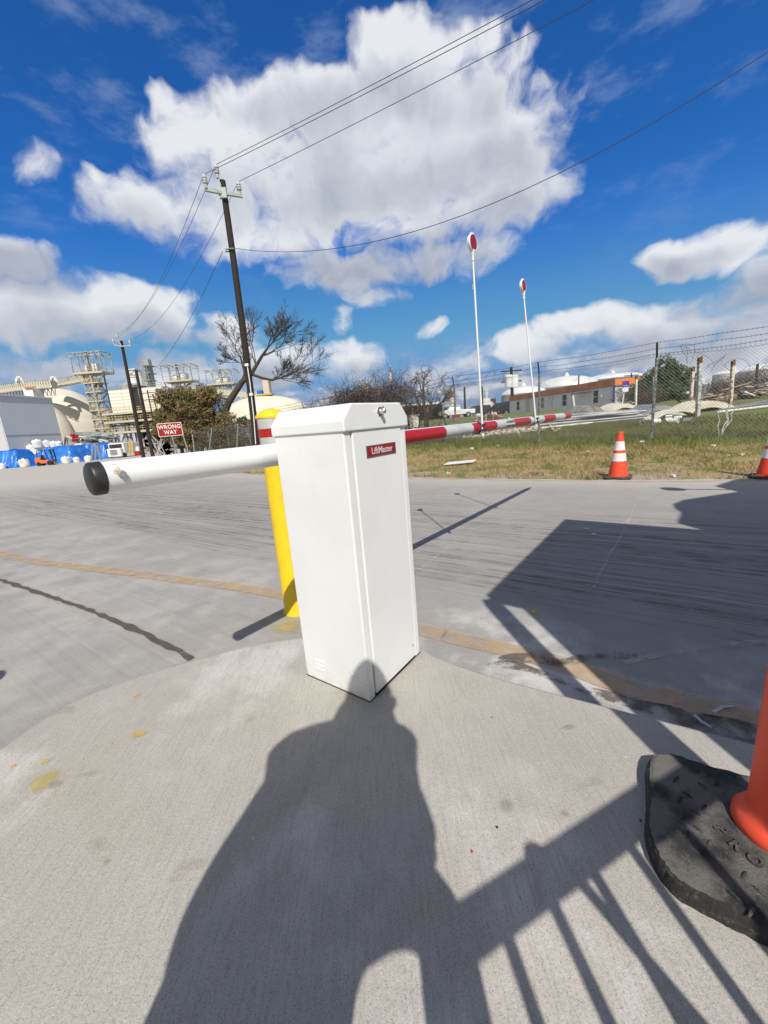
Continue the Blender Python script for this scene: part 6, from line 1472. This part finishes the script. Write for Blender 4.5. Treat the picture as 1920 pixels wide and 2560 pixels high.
fk.location = (p.x, 68, gz(p.x, 68)); fk.rotation_euler = (0, 0, R(8)); fk.scale = (1.25,)*3
# parked lorry front, barrels, ladder clutter below the silo block
b = onG(312, 1130, 85); r = thing('lorry', 'pale lorry parked under the silo block', 'truck', b)
mb = MB(); mb.box(b+Vector((0, 0, 1.9)), (3.2, 5, 2.2)); mb.box(b+Vector((0, -2.8, 1.1)), (2.8, 1.4, 1.7)); mb.build('cab', M['bag'], r, bevel=.15)
MB().box(b+Vector((0, -2.55, 2.3)), (2.5, .1, .9)).build('windscreen', M['glass'], r); MB().box(b+Vector((0, -3.55, 1.2)), (1.4, .1, 1.0)).build('grille', M['steel'], r)
for s_ in (-1, 1):
    MB().lathe(b+Vector((s_*1.35, -2.4, .55)), [(.3, -.15), (.55, -.15), (.55, .15), (.3, .15)], 16, ax=(1, 0, 0)).build('wheel', M['tyre'], r)
b = onG(332, 1130, 84); r = thing('ladder', 'tall yellow ladder standing left of the dark pole foot', 'ladder', b); mb = MB(); mb.bar(at(325, 1133, 84), at(322, 1102, 84), .22); mb.bar(at(333, 1133, 84), at(331, 1102, 84), .22)
for k in range(9): mb.bar(at(325-.4*k, 1131-3.3*k, 84), at(333-.2*k, 1131-3.3*k, 84), .14)
mb.build('ladder_frame', M['safety_yellow'], r)
for x, y, w_, lab, mm in ((345, 1134, 13, 'red barrier block left of the leaning pole foot', 'red'), (363, 1131, 7, 'red barrier block right of the leaning pole foot', 'red'), (371, 1128, 9, 'pale box right of the red blocks', 'bag'), (346, 1123, 8, 'white canister standing above the red block', 'tank_white')):
    p = at(x, y, 60); s_ = w_/980*60; q = MB(); q.box(p+ez*.0, (s_, .6, .5)) if mm == 'red' else q.box(p, (s_, .6, s_*1.1)); q.box(p+ez*.3, (s_*.6, .4, .2)); tag(q.build('barrier_block' if mm == 'red' else 'container', M[mm], bevel=.05, o=p), lab, 'container')
rk = random.Random(3); b = onG(395, 1130, 55); r = thing('scrap_heap', 'jumble of pale planks and pipes left of the WRONG WAY sign post', 'scrap', b)
for k in range(15):
    p = at(rk.uniform(372, 412), rk.uniform(1108, 1132), 55); d = Vector((rk.uniform(-.6, .6), 0, rk.uniform(-1, 1))).normalized()*rk.uniform(.5, 1.2)
    MB().bar(p-d, p+d, rk.uniform(.06, .16), .06).build('plank', (M['struct'], M['rusty_white'], M['tank_grey'], M['concrete_pale'])[k % 4], r)
mb = MB()
for k in range(40): p = at(rk.uniform(366, 430), rk.uniform(1105, 1135), 58); mb.box(p, (rk.uniform(.4, 1.2), .5, rk.uniform(.3, 1.2)))
mb.build('rubble', mat('rubble_dark', (.24, .21, .18), .9, col2=(.42, .38, .32), ns=2), r)
# ================================================================ out of the frame: what throws the shadows
# made-up booth with post and canopy, added to cast the shadow at right
e1 = Vector((cos(R(52)), sin(R(52)), 0)); e2 = Vector((sin(R(52)), -cos(R(52)), 0)); ZR = 2.56
sh = lambda x, y, z, zg_=0: Vector((x+.11*(z-zg_), y-.95*(z-zg_), z))
RA = sh(.607, 2.348, ZR); RB_ = sh(1.882, 3.975, ZR); LB = (RB_-RA).length
gb = thing('shadow_booth', 'made-up booth and canopy out of view, added to cast the big angular shadow at right', 'booth', Vector((1.4, -.4, IZ)))
MB().obox(RA-ez*.12, e1*LB, e2*3.1, ez*.12).build('canopy', M['white_dull'], gb, bevel=.01)
MB().box((.885, -.075, (IZ+ZR-.12)/2), (.10, .09, ZR-.12-IZ), R(0)).build('shadow_post', M['white_dull'], gb)
bcn = Vector((1.03, -.13, IZ)); MB().obox(bcn, e1*.75, e2*2.4, ez*(ZR-.125-IZ)).build('shadow_wall', M['white_dull'], gb)
for s_ in (.5, 1.5): f_ = MB().obox(bcn+e2*s_+ez*1.0-e1*.012, e2*.7, e1*.01, ez*.8).build('window', M['glass'], gb)
up_p = [(2.73, 3.53), (3.02, 3.86), (3.10, 4.06), (3.22, 4.24), (3.45, 4.38), (3.69, 4.43), (4.22, 4.55), (4.28, 4.95), (4.9, 5.3), (7, 4.2), (5, 1.2)]
zu = 3.5; poly = [sh(x, y, zu).xy for x, y in up_p]
o_ = MB().prism([tuple(p) for p in poly], ZR+.002, zu).build('shadow_block', M['grey_cladding'], gb); fixn(o_)  # unseen prism shaped only to cast the rounded shadow outline
l0, l1 = sh(3.86, 4.92, 3.45), sh(4.35, 4.62, 3.45); mb = MB(); mb.tube([l0, l1], .02, 8); dl2 = (l0-l1).normalized()
mb.lathe(l0-dl2*.02, [(.02, 0), (.085, .06), (.10, .14), (.08, .22), (0, .26)], 16, ax=dl2); mb.build('oval_shadow_caster', M['steel'], gb)  # unseen piece added only to cast the oval shadow on its stalk
# steel railing behind the photographer
rdv = Vector((.549, .238, 0)).normalized(); r0 = Vector((.143, -.375, 0)); r1 = r0+rdv*.76; RH = 1.16
rl = thing('steel_railing', 'steel picket railing whose barred shadow falls on the island at lower right', 'railing', Vector((r0.x, r0.y, IZ)))
MB().bar(r0+ez*(RH-.035), r1+ez*(RH-.035), .035, .07).build('top_rail', M['steel'], rl)
MB().bar(r0+ez*(IZ+.1), r1+ez*(IZ+.1), .03, .03).build('bottom_rail', M['steel'], rl)
MB().box((r0.x, r0.y, (IZ+RH)/2), (.066, .05, RH-IZ)).build('railing_post', M['steel'], rl)
for s_ in (.140, .258, .378, .495, .610): p = r0+rdv*s_; MB().box((p.x, p.y, (IZ+RH)/2), (.022, .022, RH-IZ-.05)).build('picket', M['steel'], rl)
p = r0+rdv*.27; MB().lathe(p+ez*(RH-.005), [(.03, 0), (.024, .022), (.010, .032)], 8).build('finial', M['steel'], rl)
MB().bar(r0+rdv*.33+ez*(RH-.05), r0+rdv*.43+ez*(RH-.42), .018).build('brace', M['steel'], rl)
# made-up second bollard out of frame at left, added for the shadow blob
b2 = g(30, 1668, 0)+Vector((.12, -1.08, 0)); b2.x -= .03
br_ = thing('bollard', 'second yellow bollard added out of view at left to cast a shadow tip on the road', 'bollard', b2)
MB().lathe(b2, [(BRr, 0), (BRr, 1.0)]+[(BRr*cos(R(a)), 1.0+.06*sin(R(a))) for a in range(5, 90, 12)]+[(0, 1.06)], 32).build('post_sleeve', bpy.data.materials['bollard_yellow'], br_, smooth=True)
# ================================================================ the photographer
def skin(name, verts, edges, mat_, parent, sub=2, o=None):
    me = bpy.data.meshes.new(name); O = org(parent); me.from_pydata([Vector(v[:3])-O for v in verts], edges, []); me.materials.append(mat_)
    ob = bpy.data.objects.new(name, me); COL.objects.link(ob); ob.parent = parent
    mo = ob.modifiers.new('skin', 'SKIN'); mo.use_smooth_shade = True
    sv = me.skin_vertices[0].data
    for i, v in enumerate(verts): sv[i].radius = (v[3], v[4] if len(v) > 4 else v[3])
    sv[0].use_root = True
    s_ = ob.modifiers.new('sub', 'SUBSURF'); s_.levels = sub; s_.render_levels = sub
    return ob
PB = Vector((-.03, -.22, IZ)); pp = thing('person', 'person in dark work clothes whose long shadow lies across the island', 'person', PB)
M['jacket'] = mat('jacket', (.06, .07, .10), .85, col2=(.04, .05, .07), ns=8, bump=.3, bs=40); M['trousers'] = mat('trousers', (.05, .055, .07), .9); M['skin'] = mat('skin', (.45, .26, .18), .55); M['boot'] = mat('boot', (.05, .035, .025), .7); M['hair'] = mat('hair', (.02, .015, .012), .8)
z = lambda h: IZ+h
bv = [(-.06, -.22, z(1.06), .14, .07), (-.07, -.24, z(1.12), .17, .10), (-.065, -.27, z(1.21), .175, .12), (-.04, -.28, z(1.32), .14, .10), (.04, -.27, z(1.41), .075), (.06, -.26, z(1.48), .07),
      (-.20, -.27, z(1.29), .072), (-.255, -.27, z(1.12), .075), (-.298, -.27, z(.97), .10), (-.335, -.24, z(.83), .078), (-.33, -.21, z(.76), .038),
      (.10, -.27, z(1.31), .065), (.135, -.27, z(1.12), .052), (.135, -.22, z(1.02), .046), (.09, -.13, z(1.0), .038), (.05, -.085, z(.985), .034),
      (-.125, -.215, z(.88), .13), (-.17, -.23, z(.48), .07), (-.16, -.24, z(.10), .05), (-.17, -.14, z(.045), .045), (-.175, -.06, z(.035), .04),
      (.142, -.21, z(.85), .06), (.115, -.20, z(.48), .06), (.12, -.24, z(.10), .05), (.125, -.14, z(.045), .045), (.13, -.06, z(.035), .04)]
be = [(0, 1), (1, 2), (2, 3), (3, 4), (4, 5), (2, 6), (6, 7), (7, 8), (8, 9), (9, 10), (2, 11), (11, 12), (12, 13), (13, 14), (14, 15), (0, 16), (16, 17), (17, 18), (18, 19), (19, 20), (0, 21), (21, 22), (22, 23), (23, 24), (24, 25)]
skin('body', bv, be, M['jacket'], pp)
mb = MB(); rings = [(1.54, .045, .095, .085), (1.45, .03, .115, .09), (1.405, .01, .145, .10), (1.385, -.033, .222, .105), (1.36, -.040, .235, .11), (1.26, -.048, .222, .115), (1.12, -.068, .232, .11), (1.06, -.082, .250, .095), (1.01, -.092, .262, .085)]
V = []; nn_ = 40
for h_, cx_, rx_, ry_ in rings:
    for i in range(nn_):
        t = 2*pi*i/nn_; wv = 1+.03*noise.noise(Vector((cos(t)*3, sin(t)*3, h_*6))); V.append((cx_+rx_*wv*cos(t), -.255+ry_*wv*sin(t), z(h_)))
F = [(j*nn_+i, j*nn_+(i+1) % nn_, (j+1)*nn_+(i+1) % nn_, (j+1)*nn_+i) for j in range(len(rings)-1) for i in range(nn_)]
jk = mb.add(V, F).build('jacket', M['jacket'], pp, smooth=True); fixn(jk); so_ = jk.modifiers.new('thick', 'SOLIDIFY'); so_.thickness = .006
hc = Vector((.065, -.26, z(1.575)))
hm = MB(); V = []; F = []; nu, nv = 32, 24
for j in range(nv+1):
    ph = pi*j/nv
    for i in range(nu):
        t = 2*pi*i/nu; x, y, zz_ = sin(ph)*cos(t), sin(ph)*sin(t), cos(ph)
        wx = .078*(1 if zz_ > -.1 else 1+.35*(zz_+.1)); py = .098*y; q_ = Vector((x*wx, py, zz_*.118))
        if y > .2: # face: brow, nose, lips, chin
            f_ = max(0, 1-(x/.22)**2); q_.y += .022*f_*math.exp(-((zz_+.12)/.13)**2)*max(0, y)+.006*math.exp(-((zz_+.47)/.07)**2)*math.exp(-(x/.35)**2)+.010*math.exp(-((zz_+.8)/.15)**2)*math.exp(-(x/.4)**2)
            q_.y -= .010*math.exp(-((zz_-.06)/.12)**2)*math.exp(-((abs(x)-.38)/.16)**2)
        V.append(hc+q_)
for j in range(nv):
    for i in range(nu): F.append((j*nu+i, (j+1)*nu+i, (j+1)*nu+(i+1) % nu, j*nu+(i+1) % nu))
hd = hm.add(V, F).build('head', M['skin'], pp, smooth=True); fixn(hd)
for s_ in (-1, 1):
    MB().lathe(hc+Vector((s_*.077, -.005, -.005)), [(.0, 0), (.018, .002), (.028, .010), (.022, .014), (.006, .008)], 16, ax=(s_, -.35, 0)).build('ear', M['skin'], hd, smooth=True)
    MB().lathe(hc+Vector((s_*.029, .080, .008)), [(.011, 0), (.009, .006), (0, .009)], 14, ax=(0, 1, 0)).build('eye', M['white_wall'], hd, smooth=True)
cap = [hc+(Vector(v)-hc)*1.17+Vector((0, -.008, .004)) for v in V]; F2 = [f for f in F if all((V[k]-hc).z > .018 or ((V[k]-hc).y < -.02 and (V[k]-hc).z > -.055) for k in f)]
hr = MB().add(cap, F2).build('hair', M['hair'], hd, smooth=True)
def hand(wr, d, palm_n, side, curl, parent):
    d = Vector(d).normalized(); n_ = Vector(palm_n); n_ = (n_-d*n_.dot(d)).normalized(); s_ = d.cross(n_)*side
    vs = [(*(wr), .024, .017), (*(wr+d*.045), .030, .013), (*(wr+d*.085), .032, .011)]; ed = [(0, 1), (1, 2)]
    h_ = skin('hand', vs, ed, M['skin'], parent, 2)
    for k, (of, L_) in enumerate(((-.028, .072), (-.010, .082), (.009, .077), (.026, .060))):
        a = wr+d*.080+s_*of; P = [a]; dd = Vector(d)
        for j, fr in enumerate((.42, .32, .26)):
            dd = (Matrix.Rotation(curl*side*0+0, 3, 'X') @ dd); ang = curl*(j+.6); dv = (d*cos(ang)+n_*sin(ang)).normalized(); P.append(P[-1]+dv*L_*fr)
        MB().tube(P, [.0092, .0088, .008, .0062], 10).build('finger', M['skin'], h_, smooth=True)
    a = wr+d*.03-s_*.026; MB().tube([a, a-s_*.022+d*.02+n_*.008, a-s_*.030+d*.048+n_*.018, a-s_*.026+d*.066+n_*.028], [.011, .0105, .009, .0065], 10).build('thumb', M['skin'], h_, smooth=True)
hand(Vector((-.33, -.20, z(.73))), (.02, .15, -1), (1, .2, 0), 1, .45, pp); hand(Vector((.045, -.078, z(.985))), (-.45, .12, .25), (-.1, .9, 0), -1, .5, pp)
ph_ = thing('mobile_phone', 'dark phone held upright in front of the photographer', 'phone', Vector((0, -.02, EYE-.05))); MB().box((0, -.022, EYE-.045), (.074, .008, .155)).build('phone_body', M['black'], ph_, bevel=.003); MB().box((0, -.0265, EYE-.045), (.068, .001, .145)).build('phone_screen', M['glass'], ph_)
cl_ = thing('shadow_board', 'dark clipboard added at the left hand to fill out the shadow', 'shadow_board', Vector((-.33, -.17, z(.62)))); MB().obox((-.452, -.19, z(.50)), (.21, 0, -.04), (0, .012, 0), (.066, 0, .325)).build('board', M['black'], cl_, bevel=.003); MB().box((-.29, -.185, z(.79)), (.09, .02, .025)).build('clip', M['steel'], cl_)  # board made up to fill out the left side of the shadow
